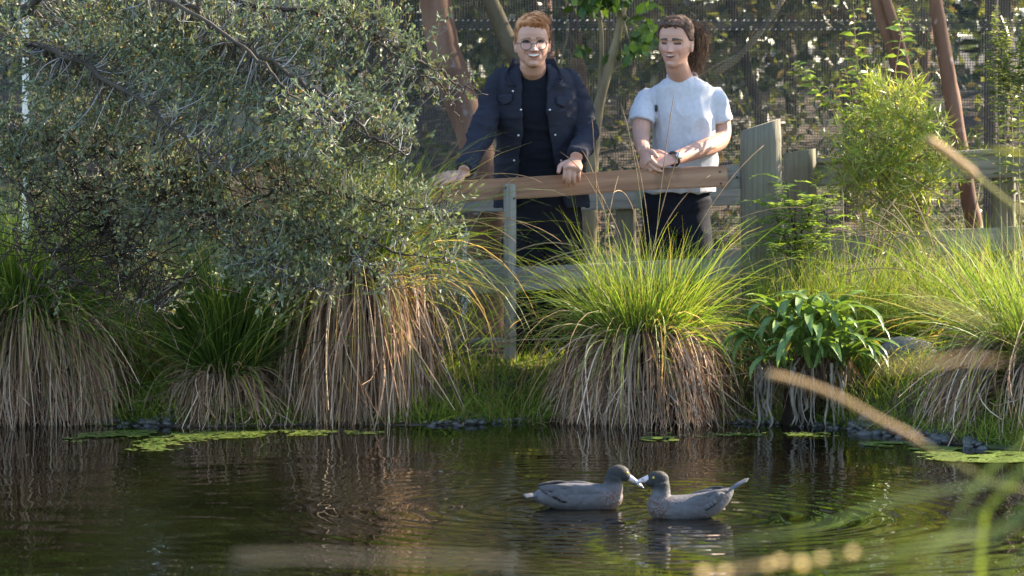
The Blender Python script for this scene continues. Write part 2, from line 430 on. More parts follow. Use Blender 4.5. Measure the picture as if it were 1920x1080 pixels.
# ------------------------------------------------------------------ timber fences along the walkway
fence = thing('timber_fence', 'low timber fence along the bank with a brown top rail the two people lean on', 'fence', (P(955, 680, 13.1)[0], 13.1, 0.17))
plank('top_rail', P(740, 366, 13.06), P(1364, 330, 13.20), 0.088, 0.045, M['wood_brown'], fence, 0.006, 0.004, 1)['label'] = 'warm brown top rail board'
plank('rail_stub', P(1352, 333, 13.245), P(1400, 329, 13.25), 0.10, 0.04, M['wood_grey'], fence, 0.005, 0.001, 2)
def post(px, ytop, ybot, d, w, dep, parent, mat='wood_grey', seed=0):
    a = P(px, ybot, d); b = P(px, ytop, d); a[0] = b[0] = (a[0] + b[0]) / 2; a[1] = b[1] = d
    a[2] = min(a[2], gz(a[0], d) - 0.06)
    return plank('post', a, b, w, dep, M[mat], parent, 0.006, 0.002, seed)
def cross(name, px, y0, y1, d, w, parent):   # a narrow upright, its wide side to the pond
    a = P(px, y1, d); b = P(px, y0, d); a[0] = b[0]; a[1] = b[1] = d; a[2] = gz(a[0], d) - 0.05
    L_ = np.linalg.norm(b - a); h = w / 2
    bm = bmesh.new(); bmesh.ops.create_cube(bm, size=1); bmesh.ops.scale(bm, vec=(L_, 0.055, w), verts=bm.verts)
    bmesh.ops.bevel(bm, geom=bm.edges[:], offset=0.006, segments=2, affect='EDGES')
    me = bpy.data.meshes.new(name); bm.to_mesh(me); bm.free(); me.materials.append(M['wood_grey'])
    ob = bpy.data.objects.new(name, me); COL.objects.link(ob); ob.parent = parent
    ob.matrix_local = Matrix(((0, 0, 1, 0), (0, -1, 0, 0), (1, 0, 0, 0), (0, 0, 0, 1)))
    ob.location = Vector((a + b) / 2 - root_loc(parent)); return ob
cross('post', 956, 345, 690, 13.03, 0.052, fence)
plank('middle_rail', P(700, 540, 13.08), P(1395, 503, 13.24), 0.10, 0.04, M['wood_grey'], fence, 0.005, 0.004, 3)
plank('lower_rail', P(740, 646, 13.30), P(960, 644, 13.34), 0.035, 0.12, M['wood_grey'], fence, 0.005, 0.003, 4)

# big rounded half-log post with a slanting top
def log_post(px, ytl, ytr, ybot, d, w, name, label, parent=None, seed=0):
    c = P(px, ytl, d); zb = gz(c[0], d) - 0.1; z0 = P(px, ytl, d)[2]; z1 = P(px, ytr, d)[2]
    ns, nr = 28, 14; a = np.arange(ns) / ns * 2 * math.pi
    ex = np.sign(np.cos(a)) * np.abs(np.cos(a)) ** 0.6; ey = np.sign(np.sin(a)) * np.abs(np.sin(a)) ** 0.8
    v = []
    for k in range(nr):
        t = k / (nr - 1); sc_ = 1.0 if k < nr - 1 else 0.95
        top = z0 + (z1 - z0) * (ex * 0.5 + 0.5)
        z = zb + (top - zb) * min(1, t * 1.0) - (0.006 if k == nr - 2 else 0) * 0
        nn_ = 1 + 0.05 * (vnoise(np.stack([ex * 2.2 + seed, ey * 2.2, a * 0 + t * 2], -1), 5) - 0.5)
        crack = 1 - 0.10 * np.exp(-((a - 4.75 - 0.10 * math.sin(3 * t)) / 0.09) ** 2)
        v.append(np.stack([c[0] + ex * w / 2 * sc_ * nn_ + 0.012 * (0.5 - t), d + ey * w * 0.38 * sc_ * nn_ * crack, z], -1))
    v = np.array(v); f = [ring_faces(nr, ns)]
    vv = np.concatenate([v.reshape(-1, 3), [v[-1].mean(0)]]); j = np.arange(ns)
    f.append(np.stack([np.full(ns, nr * ns), (nr - 1) * ns + j, (nr - 1) * ns + (j + 1) % ns], -1))
    return MB().add(vv, f)
m_, N, L, B = new_mat('weathered_log_timber')   # vertical grain
tc = N.new('ShaderNodeTexCoord'); mp = N.new('ShaderNodeMapping'); mp.inputs['Scale'].default_value = (34, 34, 1.1); L.new(tc.outputs['Object'], mp.inputs['Vector'])
n1 = N.new('ShaderNodeTexNoise'); n1.inputs['Scale'].default_value = 2.6; n1.inputs['Detail'].default_value = 8; L.new(mp.outputs[0], n1.inputs['Vector'])
rr_ = ramp(N, L, n1.outputs['Fac'], [(0.2, (0.075, 0.062, 0.042)), (0.5, (0.125, 0.108, 0.074)), (0.8, (0.165, 0.145, 0.102))])
n2 = N.new('ShaderNodeTexNoise'); n2.inputs['Scale'].default_value = 7; n2.inputs['Detail'].default_value = 5; L.new(tc.outputs['Object'], n2.inputs['Vector'])
r2_ = ramp(N, L, n2.outputs['Fac'], [(0.48, (0, 0, 0)), (0.7, (1, 1, 1))]); mx = N.new('ShaderNodeMix'); mx.data_type = 'RGBA'
L.new(r2_.outputs[0], mx.inputs['Factor']); L.new(rr_.outputs[0], mx.inputs['A']); mx.inputs['B'].default_value = (0.115, 0.115, 0.06, 1); L.new(mx.outputs['Result'], B.inputs['Base Color'])
bp = N.new('ShaderNodeBump'); bp.inputs['Strength'].default_value = 0.8; bp.inputs['Distance'].default_value = 0.006; L.new(n1.outputs['Fac'], bp.inputs['Height']); L.new(bp.outputs[0], B.inputs['Normal']); B.inputs['Roughness'].default_value = 0.9
M['log'] = m_
M['nail'] = plain('rusty_nail', (0.05, 0.035, 0.028), 0.5, 0.5, 0.6)
for (px, py, d) in ((1350, 322, 13.17), (1352, 344, 13.17), (948, 352, 13.0), (964, 372, 13.0), (1382, 332, 13.22), (1376, 520, 13.21), (966, 528, 13.0)):
    c = P(px, py, d); v, f = tube([c + [0, .012, 0], c + [0, .001, 0], c], [.0042, .0045, .002], 8); MB().add(v, f).build('nail', M['nail'], fence)
log_post(1429, 246, 222, 600, 13.22, 0.174, 'post', '', fence, 1).build('post', M['log'], fence)['label'] = 'thick round log post with a slanting top'

back = thing('boardwalk_fence', 'grey timber fence on the far side of the walkway behind the people', 'fence', (P(1500, 500, 14.0)[0], 14.0, 0.1))
log_post(1502, 288, 278, 560, 13.9, 0.145, 'post', '', back, 4).build('post', M['log'], back)
plank('top_rail', P(760, 386, 14.1), P(1395, 366, 14.15), 0.085, 0.04, M['wood_grey'], back, 0.005, 0.003, 5)
plank('middle_rail', P(760, 512, 14.1), P(1400, 484, 14.15), 0.085, 0.04, M['wood_grey'], back, 0.005, 0.003, 6)
plank('top_rail', P(1520, 328, 13.95), P(1990, 305, 13.75), 0.105, 0.05, M['wood_grey'], back, 0.006, 0.003, 7)
plank('rail_cap', P(1520, 302, 13.97), P(1990, 279, 13.77), 0.022, 0.13, M['wood_grey'], back, 0.004, 0.002, 8)
plank('middle_rail', P(1520, 470, 13.95), P(1990, 440, 13.75), 0.105, 0.05, M['wood_grey'], back, 0.006, 0.003, 9)
log_post(1885, 268, 275, 560, 13.84, 0.10, 'post', '', back, 6).build('post', M['log'], back)
log_post(1175, 360, 360, 660, 14.17, 0.09, 'post', '', back, 7).build('post', M['log'], back)
log_post(800, 365, 362, 660, 14.15, 0.09, 'post', '', back, 8).build('post', M['log'], back)

# boardwalk planks at the people's feet
deck = thing('boardwalk', 'narrow boardwalk of grey planks behind the front fence', 'boardwalk', (0.1, 13.6, 0.03))
bw = np.random.default_rng(3); first = None
for k in range(34):
    x = -2.3 + k * 0.145
    if first is None:
        first = plank('plank', (x, 13.32, 0.055), (x, 13.95, 0.055), 0.03, 0.132, M['wood_grey'], deck, 0.004, 0.001, 11)
    else:
        o = first.copy(); COL.objects.link(o); o.parent = deck
        o.location = Vector((x - 0.1, first.location.y + bw.normal() * 0.008, first.location.z + bw.normal() * 0.002))

# ------------------------------------------------------------------ aviary netting
ND = 14.95
net = thing('aviary_netting', 'tall dark aviary netting wall hung behind the walkway', 'netting', (0, ND, 0.1))
def wires(xv, zv, r, y, x0, x1, z0, z1, wob=0.0):
    nr = np.random.default_rng(5); S = 9
    pv = np.zeros((len(xv), S, 3)); t = np.linspace(0, 1, S)
    pv[..., 0] = xv[:, None] + wob * np.sin(t * 9)[None]; pv[..., 1] = y + 0.02 * np.sin(xv * 2.1)[:, None]; pv[..., 2] = (z0 + (z1 - z0) * t)[None]
    ph = np.zeros((len(zv), 41, 3)); t = np.linspace(0, 1, 41); X = x0 + (x1 - x0) * t
    ph[..., 0] = X[None]; ph[..., 1] = y + 0.02 * np.sin(X * 2.1)[None] + 0.001; ph[..., 2] = zv[:, None] + 0.004 * np.sin(X * 1.3 + zv[:, None])
    b = MB()
    for q in (pv, ph):
        n = len(q); b.add(*tubes(q, np.full(n, r), np.full(n, r), 3))
    return b
pitch = 0.0126
wires(np.arange(-3.4, 3.4, pitch), np.arange(0.08, 3.3, pitch), 0.0015, ND, -3.4, 3.4, 0.05, 3.35).build('netting', M['net'], net, False, 'stuff')
zs = P(960, 47, ND)[2]
wires(np.arange(-3.4, 3.4, pitch) + 0.005, np.arange(zs - 0.019, zs + 0.02, 0.0065), 0.0013, ND - 0.006, -3.4, 3.4, zs - 0.022, zs + 0.022).build('seam_band', M['net'], net, False, 'stuff')
b = MB(); sx = np.arange(-3.4, 3.4, 0.031)
for z in (zs - 0.021, zs + 0.021):
    for x in sx + rng.normal(size=len(sx)) * 0.004:
        b.add(*tube([[x - .004, ND - .012, z - .003], [x, ND - .014, z], [x + .004, ND - .012, z + .003]], [.0022, .0034, .0022], 5))
M['tie'] = plain('pale_wire_tie', (0.42, 0.38, 0.34), 0.4, 0.6)
b.build('wire_tie', M['tie'], net, True, 'stuff')
for px in (1862, 700): 
    a = P(px, 700, ND + .05); t_ = P(px, -300, ND + .05)
    MB().add(*tube([[t_[0], ND + .05, 0.0], [t_[0], ND + .05, 3.4]], [.032, .032], 10, 6)).build('post', M['bark_dark'], net)

# ------------------------------------------------------------------ shed and added pale uprights standing in for sunlit patches
sd = P(480, 200, 14.6)
shed = thing('corrugated_shed', 'beige corrugated iron shed half hidden behind the grey-green shrub', 'shed', (sd[0], 14.6, 0.1))
x0, x1 = P(425, 0, 14.6)[0], P(578, 0, 14.6)[0]
X = np.arange(x0, x1, 0.006); zt = P(0, -200, 14.6)[2]; zl = P(0, 292, 14.6)[2]
v = np.array([[[x, 14.6 + 0.012 * math.sin(x * 2 * math.pi / 0.076), z] for x in X] for z in (zl, (zl + zt) / 2, zt)]).reshape(-1, 3)
n = len(X); i = np.arange(2)[:, None]; j = np.arange(n - 1)[None]
MB().add(v, np.stack([i * n + j, i * n + j + 1, (i + 1) * n + j + 1, (i + 1) * n + j], -1).reshape(-1, 4)).build('wall_sheet', M['iron'], shed)
plank('ledge', (x0, 14.55, zl), (x1 + .03, 14.55, zl), 0.03, 0.14, M['wood_grey'], shed)
plank('base_board', (x0, 14.63, zl - .27), (x1, 14.63, zl - .27), 0.50, 0.03, M['wood_brown'], shed)
plank('corner_board', (x1 + .012, 14.62, .1), (x1 + .012, 14.62, zt), 0.03, 0.09, M['wood_grey'], shed)
plank('base_wall', (x0, 14.66, .33), (x1, 14.66, .33), 0.5, 0.02, M['iron'], shed)
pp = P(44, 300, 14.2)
tag(MB().add(*tube([[pp[0], 14.2, 0.0], [pp[0] + .01, 14.2, 1.0], [pp[0] + .02, 14.2, 2.2]], [.017, .016, .014], 10, 8)).build('sun_strip_standin', M['pale']), 'added pale upright standing in for a sunlit strip seen through the shrub at the far left', 'sunlight stand-in')  # added upright; its pale colour stands in for a sunlit gap
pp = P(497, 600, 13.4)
tag(MB().add(*tube([[pp[0], 13.4, 0.0], [pp[0], 13.4, .25], [pp[0] + .01, 13.4, .47]], [.05, .047, .044], 12, 8, rough=.06)).build('sun_patch_standin', M['pale']), 'added pale stump shape standing in for a sunlit patch between the two left sedge tussocks', 'stump')  # added shape; pale colour stands in for sunlit ground or wall beyond
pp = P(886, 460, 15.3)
tag(MB().add(*tube([[pp[0], 15.3, 0.05], [pp[0], 15.3, .5], [pp[0] + .01, 15.3, P(886, 428, 15.3)[2]]], [.055, .05, .042], 12, 8, rough=.1)).build('net_sun_patch_standin', M['pale']), 'added whitish stump shape standing in for a sun-hit patch behind the netting left of the front fence post', 'stump')  # added shape; whitish colour stands in for an overexposed sunlit surface

# ------------------------------------------------------------------ trees
def trunk_mesh(pts, rad, seg=14, n=30, rough=0.10, seed=0):
    return MB().add(*tube(pts, rad, seg, n, rough=rough, seed=seed))
def crown(parent, centre, size, n, cols, rnd, ln=0.05, wd=0.025, kind='oval', mat='leaf', clumps=14, name='crown'):
    """Leaves in uneven clumps spread through the crown's volume, with gaps between them."""
    c = np.asarray(centre, float); s = np.asarray(size, float)
    cc = norm(rnd.normal(size=(clumps, 3))) * (rnd.random((clumps, 1)) ** 0.4) * s + c
    cr = (0.22 + 0.22 * rnd.random(clumps)) * s.mean()
    k = rnd.integers(0, clumps, n)
    p = cc[k] + rnd.normal(size=(n, 3)) * cr[k][:, None] * np.array([.55, .55, .42])
    v, f, kk = leaves(p, rnd.normal(size=(n, 3)) + [0, 0, -.2], ln * (.6 + .8 * rnd.random(n)), wd * (.6 + .8 * rnd.random(n)), rnd, kind, 0.4)
    ob = MB().add(v, f, np.repeat(pick(cols, n, rnd, jit=.25), kk, 0)).build(name, M[mat], parent, False, 'stuff')
    return ob, cc
DARKG = [(0.035, 0.06, 0.018), (0.05, 0.075, 0.022), (0.028, 0.045, 0.018), (0.07, 0.085, 0.025)]
def tree(name, label, d, px_path, rad, bark, crown_c=None, crown_s=None, nleaf=0, cols=DARKG, seed=0, group=None, limbs=(), ln=.05, wd=.026, clumps=14, base=True):
    rnd = np.random.default_rng(seed)
    pts = [P(x, y, d + dd) for x, y, dd in px_path]
    b0 = pts[-1].copy()
    if base: b0[2] = gz(b0[0], b0[1]) - .05; pts.append(b0)
    rad = list(rad) + ([rad[-1] * 1.12] if base else [])
    t = thing(name, label, 'tree', (b0[0], b0[1], max(b0[2], 0)), group)
    trunk_mesh(pts, rad, 14, 40, .10, seed).build('trunk', M[bark], t)
    for lp, lr in limbs:
        trunk_mesh([P(x, y, d + dd) for x, y, dd in lp], lr, 9, 18, .10, seed + 3).build('branch', M[bark], t)
    if nleaf:
        ob, cc = crown(t, crown_c, crown_s, nleaf, cols, rnd, ln, wd, clumps=clumps)
        top = pts[0]
        for q in cc[:6]:
            trunk_mesh([top, (top + q) / 2 + rnd.normal(size=3) * .06, q], [rad[0] * .6, rad[0] * .35, .006], 7, 12, .1, seed).build('branch', M[bark], t)
    return t
W = P
tree('leaning_tree', 'reddish barked leaning tree trunk emerging behind the shrub branch tips', 14.35, [(800, -260, .1), (808, -60, .0), (824, 60, 0), (850, 150, 0), (882, 240, 0), (905, 330, 0), (915, 420, .1)], [.05, .062, .072, .078, .075, .08, .09], 'bark_red',
     (-.2, 14.6, 3.3), (1.3, .9, .7), 5200, seed=11, limbs=[([(835, -30, .03), (846, 60, .05), (866, 160, .06), (884, 215, .03)], [.02, .024, .026, .02])])
tree('slanting_tree', 'olive brown slanting trunk directly left of the red-haired person', 14.45, [(880, -330, .2), (905, -60, 0), (940, 50, 0), (968, 110, 0), (992, 190, .1), (1005, 330, .2)], [.03, .034, .04, .042, .045, .05], 'bark_mid',
     (-.1, 15.2, 3.4), (1.1, .8, .6), 3200, seed=12)
tree('brown_tree', 'short visible brown trunk above the red-haired person', 16.2, [(1008, -380, 0), (1016, -40, 0), (1022, 60, 0), (1030, 200, .0), (1040, 420, 0)], [.04, .045, .045, .05, .055], 'bark_red', (.3, 16.4, 3.4), (1.4, 1.0, .7), 3600, seed=13)
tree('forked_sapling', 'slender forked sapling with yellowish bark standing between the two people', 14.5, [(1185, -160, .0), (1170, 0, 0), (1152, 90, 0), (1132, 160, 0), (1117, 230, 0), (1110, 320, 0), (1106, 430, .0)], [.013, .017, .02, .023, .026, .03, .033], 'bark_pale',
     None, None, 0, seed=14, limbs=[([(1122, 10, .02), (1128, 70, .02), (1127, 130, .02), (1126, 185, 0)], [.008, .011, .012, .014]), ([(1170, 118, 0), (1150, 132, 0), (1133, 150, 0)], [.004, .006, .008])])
sap = bpy.data.objects['forked_sapling']
sr = np.random.default_rng(4); b = MB()
for (px, py, sx_, sy_, nl) in ((1110, 5, 40, 16, 60), (1165, -10, 50, 18, 70), (1205, 60, 22, 24, 42), (1188, 92, 26, 14, 40), (1230, 45, 16, 14, 16), (1130, -30, 70, 20, 60), (1090, 95, 12, 8, 8)):
    p = np.array([P(px + sr.normal() * sx_ * .6, py + sr.normal() * sy_ * .6, 14.45 + sr.normal() * .1) for _ in range(nl)])
    v, f, k = leaves(p, sr.normal(size=(nl, 3)) + [0, 0, -.8], .045 + .03 * sr.random(nl), .03 + .02 * sr.random(nl), sr, 'oval', .2)
    b.add(v, f, np.repeat(pick([(.035, .075, .015), (.05, .10, .02), (.08, .14, .02)], nl, sr, jit=.2), k, 0))
b.build('crown', M['leaf'], sap, True, 'stuff')
crown(sap, (.97, 13.68, 2.08), (.42, .30, .20), 800, [(.035, .075, .015), (.05, .10, .02)], sr, .055, .036, clumps=12, name='face_shade_clump')  # unseen leaf clump added on the sun ray to shade one face
trunk_mesh([P(1185, -160, 14.5), [.80, 14.1, 2.05], [.97, 13.7, 2.1]], [.012, .009, .004], 6, 10).build('branch', M['bark_pale'], sap)  # added to carry the unseen shading clump
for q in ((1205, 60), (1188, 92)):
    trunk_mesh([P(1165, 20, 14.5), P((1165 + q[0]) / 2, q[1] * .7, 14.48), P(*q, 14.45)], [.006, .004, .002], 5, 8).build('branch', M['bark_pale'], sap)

tree('twin_trunk_tree', 'pinkish brown trunk with a sunlit second stem behind the feathery yellow-green shrub', 14.3, [(1610, -250, .2), (1640, -40, 0), (1660, 40, 0), (1684, 110, 0), (1698, 170, .0), (1712, 260, .05), (1720, 420, .1)], [.036, .04, .042, .043, .045, .05, .055], 'bark_red',
     (2.35, 14.6, 3.3), (1.4, 1.0, .7), 3000, seed=15, limbs=[([(1640, -60, -.05), (1668, 20, -.07), (1688, 90, -.07), (1704, 160, -.05), (1712, 230, -.02)], [.022, .024, .026, .024, .024])])
tree('bare_stem_tree', 'mottled pinkish bare trunk rising right of the feathery shrub', 14.25, [(1742, -240, .1), (1752, -30, 0), (1764, 60, 0), (1780, 150, 0), (1796, 250, 0), (1816, 370, 0), (1828, 450, 0)], [.026, .03, .033, .036, .036, .036, .04], 'bark_red',
     (3.4, 14.3, 4.0), (1.4, 1.2, .8), 2300, seed=16)

# ------------------------------------------------------------------ wood behind the netting
BGL = [(0.05, 0.07, 0.025), (0.08, 0.10, 0.03), (0.035, 0.05, 0.02), (0.11, 0.12, 0.04), (0.10, 0.075, 0.045)]
br = np.random.default_rng(31)
BG = [(735, 16.5, .05, -35), (1085, 18.0, .04, 60), (1250, 19.5, .05, -30), (1400, 17.5, .03, 110), (1590, 18.5, .045, 20), (1880, 17.0, .05, -25), (640, 19.0, .06, 30), (180, 17.5, .06, 20), (1180, 22.0, .05, -60), (1480, 21.0, .05, 40), (1730, 20.5, .05, -50), (380, 21.0, .06, 10)]
BGLAB = ['dark background trunk behind the netting just left of the leaning reddish tree', 'background trunk behind the netting seen past the jacketed person shoulder', 'far dark background trunk behind the head of the grey-shirted person', 'strongly leaning background trunk behind the netting right of the grey-shirted person',
 'background trunk behind the tall leafy shoots', 'background tree behind the netting at the right frame edge', 'background tree hidden behind the thin right part of the hanging shrub', 'background tree behind the shrub near the far left edge', 'farthest thin trunk behind the forked sapling', 'distant trunk behind the netting above the log post', 'distant trunk between the two reddish trunks on the right', 'distant tree above the corrugated shed behind the shrub']
for k, (px, d, r, lean) in enumerate(BG):
    tree('background_tree', BGLAB[k], d, [(px - lean, -420, 0), (px - lean * .5, -100, .1), (px, 120, 0), (px + lean * .4, 320, 0)], [r * .6, r * .8, r, r * 1.1], ['bark_dark', 'bark_red', 'bark_dark'][k % 3],
         (P(px, 0, d)[0] + br.normal() * .2, d, 2.3 + br.random() * .9), (1.7, 1.1, .8), 2600, BGL, 40 + k, 'trees behind the netting', ln=.10, wd=.055, clumps=16)
# scrub under the trees and the leafy wood that closes the view
b = MB(); n = 26000
p = np.stack([br.uniform(-5.5, 5.5, n), br.uniform(16.0, 25, n), br.random(n) ** 1.5 * 2.2], -1)
p[:, 2] += ground_z(p[:, 0], p[:, 1])
keep = vnoise(p * np.array([1.6, .9, 1.9]), 17) > .40
p = p[keep]; n = len(p)
v, f, k = leaves(p, br.normal(size=(n, 3)), .05 + .06 * br.random(n), .025 + .03 * br.random(n), br, 'oval', .3)
b.add(v, f, np.repeat(pick(BGL, n, br, jit=.3), k, 0))
n = 9000; x = br.uniform(-3.5, 4.5, n); p = np.stack([x, br.uniform(15.4, 17.2, n), .1 + br.random(n) ** 1.2 * (.55 + .75 * sstep(.6, 1.2, x) + .5 * sstep(-.3, -1, x))], -1)
p = p[vnoise(p * np.array([2.2, 1.5, 2.2]), 19) > .36 + .1 * (np.abs(p[:, 0] - .3) < .5)]; n = len(p)
v, f, k = leaves(p, br.normal(size=(n, 3)), .035 + .04 * br.random(n), .018 + .02 * br.random(n), br, 'oval', .3)
b.add(v, f, np.repeat(pick([(.035, .05, .02), (.05, .06, .025), (.07, .06, .035), (.03, .04, .018)], n, br, jit=.3), k, 0))
b.build('woodland_undergrowth', M['leaf'], None, False, 'stuff')
bpy.data.objects['woodland_undergrowth']['label'] = 'dim leafy undergrowth of the wood behind the netting'
b = MB(); n = 22000
p = np.stack([br.uniform(-13, 13, n), br.uniform(25, 31, n), br.random(n) * 6.0], -1); p[:, 2] += ground_z(p[:, 0], p[:, 1])
g = vnoise(p * np.array([.8, .5, .9]), 18); keep = g > (-.02 + .40 * sstep(.6, 2.6, p[:, 0]) * sstep(1.2, 1.8, p[:, 2]))
p = p[keep]; n = len(p)
v, f, k = leaves(p, br.normal(size=(n, 3)), .22 + .25 * br.random(n), .14 + .16 * br.random(n), br, 'oval', .3)
b.add(v, f, np.repeat(pick(BGL[:3], n, br, jit=.3), k, 0))
b.build('far_woodland', M['leaf'], None, False, 'stuff')
bpy.data.objects['far_woodland']['label'] = 'far dark wood closing the view behind the netting'
# bare twigs and a sunlit dead branch
for k, (pts, r0, d, lab) in enumerate([([(1470, -5), (1440, 40), (1410, 78), (1378, 112), (1340, 138)], .018, 15.6, 'dead branch slanting down right of the grey-shirted person'), ([(1230, 205), (1330, 130), (1400, 95)], .006, 15.8, 'thin dead twig behind the grey-shirted person'), ([(1060, 0), (1065, 60), (1050, 130), (1075, 170)], .007, 15.7, 'thin crooked twig above the red-haired person')]):
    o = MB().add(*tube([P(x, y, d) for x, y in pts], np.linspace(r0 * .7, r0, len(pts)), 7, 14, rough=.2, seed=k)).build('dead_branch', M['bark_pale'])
    tag(o, lab, 'branch')

# ------------------------------------------------------------------ sedge tussocks
STRAW = [(0.315, 0.225, 0.16), (0.235, 0.155, 0.102), (0.42, 0.335, 0.26), (0.15, 0.09, 0.056), (0.28, 0.18, 0.11)]
GREEN = [(0.095, 0.15, 0.028), (0.12, 0.18, 0.035), (0.07, 0.12, 0.025), (0.16, 0.19, 0.045), (0.20, 0.18, 0.07)]
LIME = [(0.135, 0.215, 0.036), (0.165, 0.25, 0.045), (0.115, 0.18, 0.032), (0.19, 0.235, 0.05), (0.21, 0.19, 0.08)]
DEEP = [(0.05, 0.095, 0.022), (0.075, 0.125, 0.03), (0.04, 0.075, 0.018), (0.11, 0.15, 0.04)]

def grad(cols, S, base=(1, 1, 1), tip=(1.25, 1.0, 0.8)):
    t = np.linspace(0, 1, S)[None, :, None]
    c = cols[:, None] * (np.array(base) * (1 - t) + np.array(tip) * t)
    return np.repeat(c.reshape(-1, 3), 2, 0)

def tussock(name, label, c, Hc, R, nd, ng, gl, greens=GREEN, spread=.5, lean=(0, 0), droop=.16, seed=0, seeds=0, slen=1.0, sq=(1, 1), wd=(.0054, .0036), straw=STRAW, top=.42, bulge=.85, sdir=None, z0=-.03):
    r = np.random.default_rng(seed); c = np.array([c[0], c[1], z0])
    t = thing(name, label, 'sedge tussock', (c[0], c[1], 0), 'sedge tussocks along the water')
    # dark fibrous pedestal
    hh = np.linspace(0, Hc, 9); rr = R * np.interp(hh / Hc, [0, .3, .8, 1], [.62, .58, .46, .25])
    v, f = tube(np.stack([c[0] + 0 * hh, c[1] + 0 * hh, hh + z0], 1), rr, 20, rough=.12, seed=seed, up=(0, 1, 0))
    v[:, 0] = c[0] + (v[:, 0] - c[0]) * sq[0]; v[:, 1] = c[1] + (v[:, 1] - c[1]) * sq[1]
    MB().add(v, f, (.03, .021, .014)).build('pedestal', M['twig'], t)
    # dead leaves hanging as a skirt
    ntf = max(20, nd // 34); tf = r.integers(0, ntf, nd); ta = r.uniform(0, 2 * math.pi, ntf); tv = r.normal(size=(ntf, 3))
    a = ta[tf] + r.normal(size=nd) * .11; ca, sa = np.cos(a) * sq[0], np.sin(a) * sq[1]
    u = r.random(nd); lump = .75 + .5 * vnoise(np.stack([np.cos(a) * 2.2, np.sin(a) * 2.2, a * 0 + seed], -1), 6)
    def at(rad, z): return np.stack([c[0] + ca * rad, c[1] + sa * rad, z0 + z], -1)
    r0 = R * (top * (.5 + .6 * u)); h0 = Hc * (.48 + .66 * r.random(nd))
    r1 = R * (bulge * (.75 + .35 * r.random(nd))) * lump; h1 = h0 * (1.0 + .22 * r.random(nd))
    r3 = R * (.82 + .30 * r.random(nd)) * lump; r3 = r3 * (1 + .10 * tv[tf, 0]); r1 = r1 * (1 + .10 * tv[tf, 1]); h3 = np.where(r.random(nd) < .8, r.random(nd) * .06, r.random(nd) * Hc * .6)
    r2 = r3 * (.93 + .12 * r.random(nd)); h2 = h0 * (.55 + .2 * r.random(nd))
    jt = lambda s: r.normal(size=(nd, 3)) * s
    p = bez(at(r0, h0), at(r1, h1) + jt(.025), at(r2, h2) + jt(.035), at(r3, h3) + jt(.035) * [1, 1, .3], 8)
    wild = r.random(nd) < .13; p[wild] += (np.linspace(0, 1, 8)[None, :, None] ** 1.6) * r.normal(size=(wild.sum(), 1, 3)) * .12
    p[..., 2] = np.maximum(p[..., 2], -.03)
    v, f = ribbons(p, wd[0] * (.6 + .9 * r.random(nd)), r, (1, 1, .35))
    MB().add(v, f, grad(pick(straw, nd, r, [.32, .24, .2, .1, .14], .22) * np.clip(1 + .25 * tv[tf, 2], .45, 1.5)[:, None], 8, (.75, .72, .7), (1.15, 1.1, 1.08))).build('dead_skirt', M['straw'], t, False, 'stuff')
    # long blades that arch over the skirt
    na = nd // 13; a = r.uniform(0, 6.28, na); dv = np.stack([np.cos(a) * sq[0], np.sin(a) * sq[1], .55 + .5 * r.random(na)], -1); q = r.random(na) ** .5 * R * .45
    root = np.stack([c[0] + np.cos(a) * q, c[1] + np.sin(a) * q, z0 + Hc * (.8 + .25 * r.random(na))], -1)
    p = grow(root, dv, (Hc + R) * (.6 + .65 * r.random(na)), .30 + .3 * r.random(na), 10, r, .10); p[..., 2] = np.maximum(p[..., 2], -.01)
    v, f = ribbons(p, wd[1] * (.7 + .6 * r.random(na)), r, (.8, 1, .15))
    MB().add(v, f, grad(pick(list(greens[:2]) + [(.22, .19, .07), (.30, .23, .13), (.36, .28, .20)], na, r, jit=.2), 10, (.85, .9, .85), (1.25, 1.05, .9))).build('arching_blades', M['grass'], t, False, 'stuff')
    # living leaves
    if ng:
        a = r.uniform(0, 2 * math.pi, ng); tl = np.abs(r.normal(size=ng)) * spread; lz = r.random(ng) < .22; tl[lz] = tl[lz] * 1.5 + .25; q = r.random(ng) ** .5 * R * .48
        root = np.stack([c[0] + np.cos(a) * q * sq[0], c[1] + np.sin(a) * q * sq[1], z0 + Hc * (.82 + .2 * r.random(ng))], -1)
        d = np.stack([np.cos(a) * np.sin(tl) + lean[0], np.sin(a) * np.sin(tl) + lean[1], np.cos(tl)], -1)
        p = grow(root, d, gl * (.42 + .68 * r.random(ng)) * np.where(lz, 1.45, 1), droop * (.4 + 1.2 * r.random(ng)), 8, r, .10)
        p[..., 2] = np.maximum(p[..., 2], -.01)
        v, f = ribbons(p, wd[1] * (.6 + .8 * r.random(ng)), r, (.8, 1, .1))
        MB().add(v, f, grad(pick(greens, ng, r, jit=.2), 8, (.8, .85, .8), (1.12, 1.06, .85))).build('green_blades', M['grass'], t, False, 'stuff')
    for k in range(seeds):
        az = r.uniform(0, 6.28); tt = abs(r.normal()) * .45 + .1
        d = np.array([math.cos(az) * math.sin(tt) + lean[0], math.sin(az) * math.sin(tt) * .5, math.cos(tt)])
        if sdir is not None: d = d + np.array(sdir) * r.random()
        root = np.array([[c[0] + r.normal() * R * .2, c[1] + r.normal() * R * .2, z0 + Hc]])
        p = grow(root, d[None], np.array([slen * (.75 + .35 * r.random())]), np.array([.025 + .05 * r.random()]), 26, r)[0]
        rad = np.full(26, .0009); rad[16:] = .0011 + .0012 * np.abs(np.sin(np.arange(10) * 1.9)) ; rad[-1] = .0006
        cc = np.array([(.30, .26, .10)] * 16 + [(.19, .125, .07)] * 10); cc = np.concatenate([np.repeat(cc, 5, 0), cc[:1], cc[-1:]])
        v, f = tube(p, rad, 5)
        MB().add(v, f, cc).build('seed_stalk', M['twig'], t)
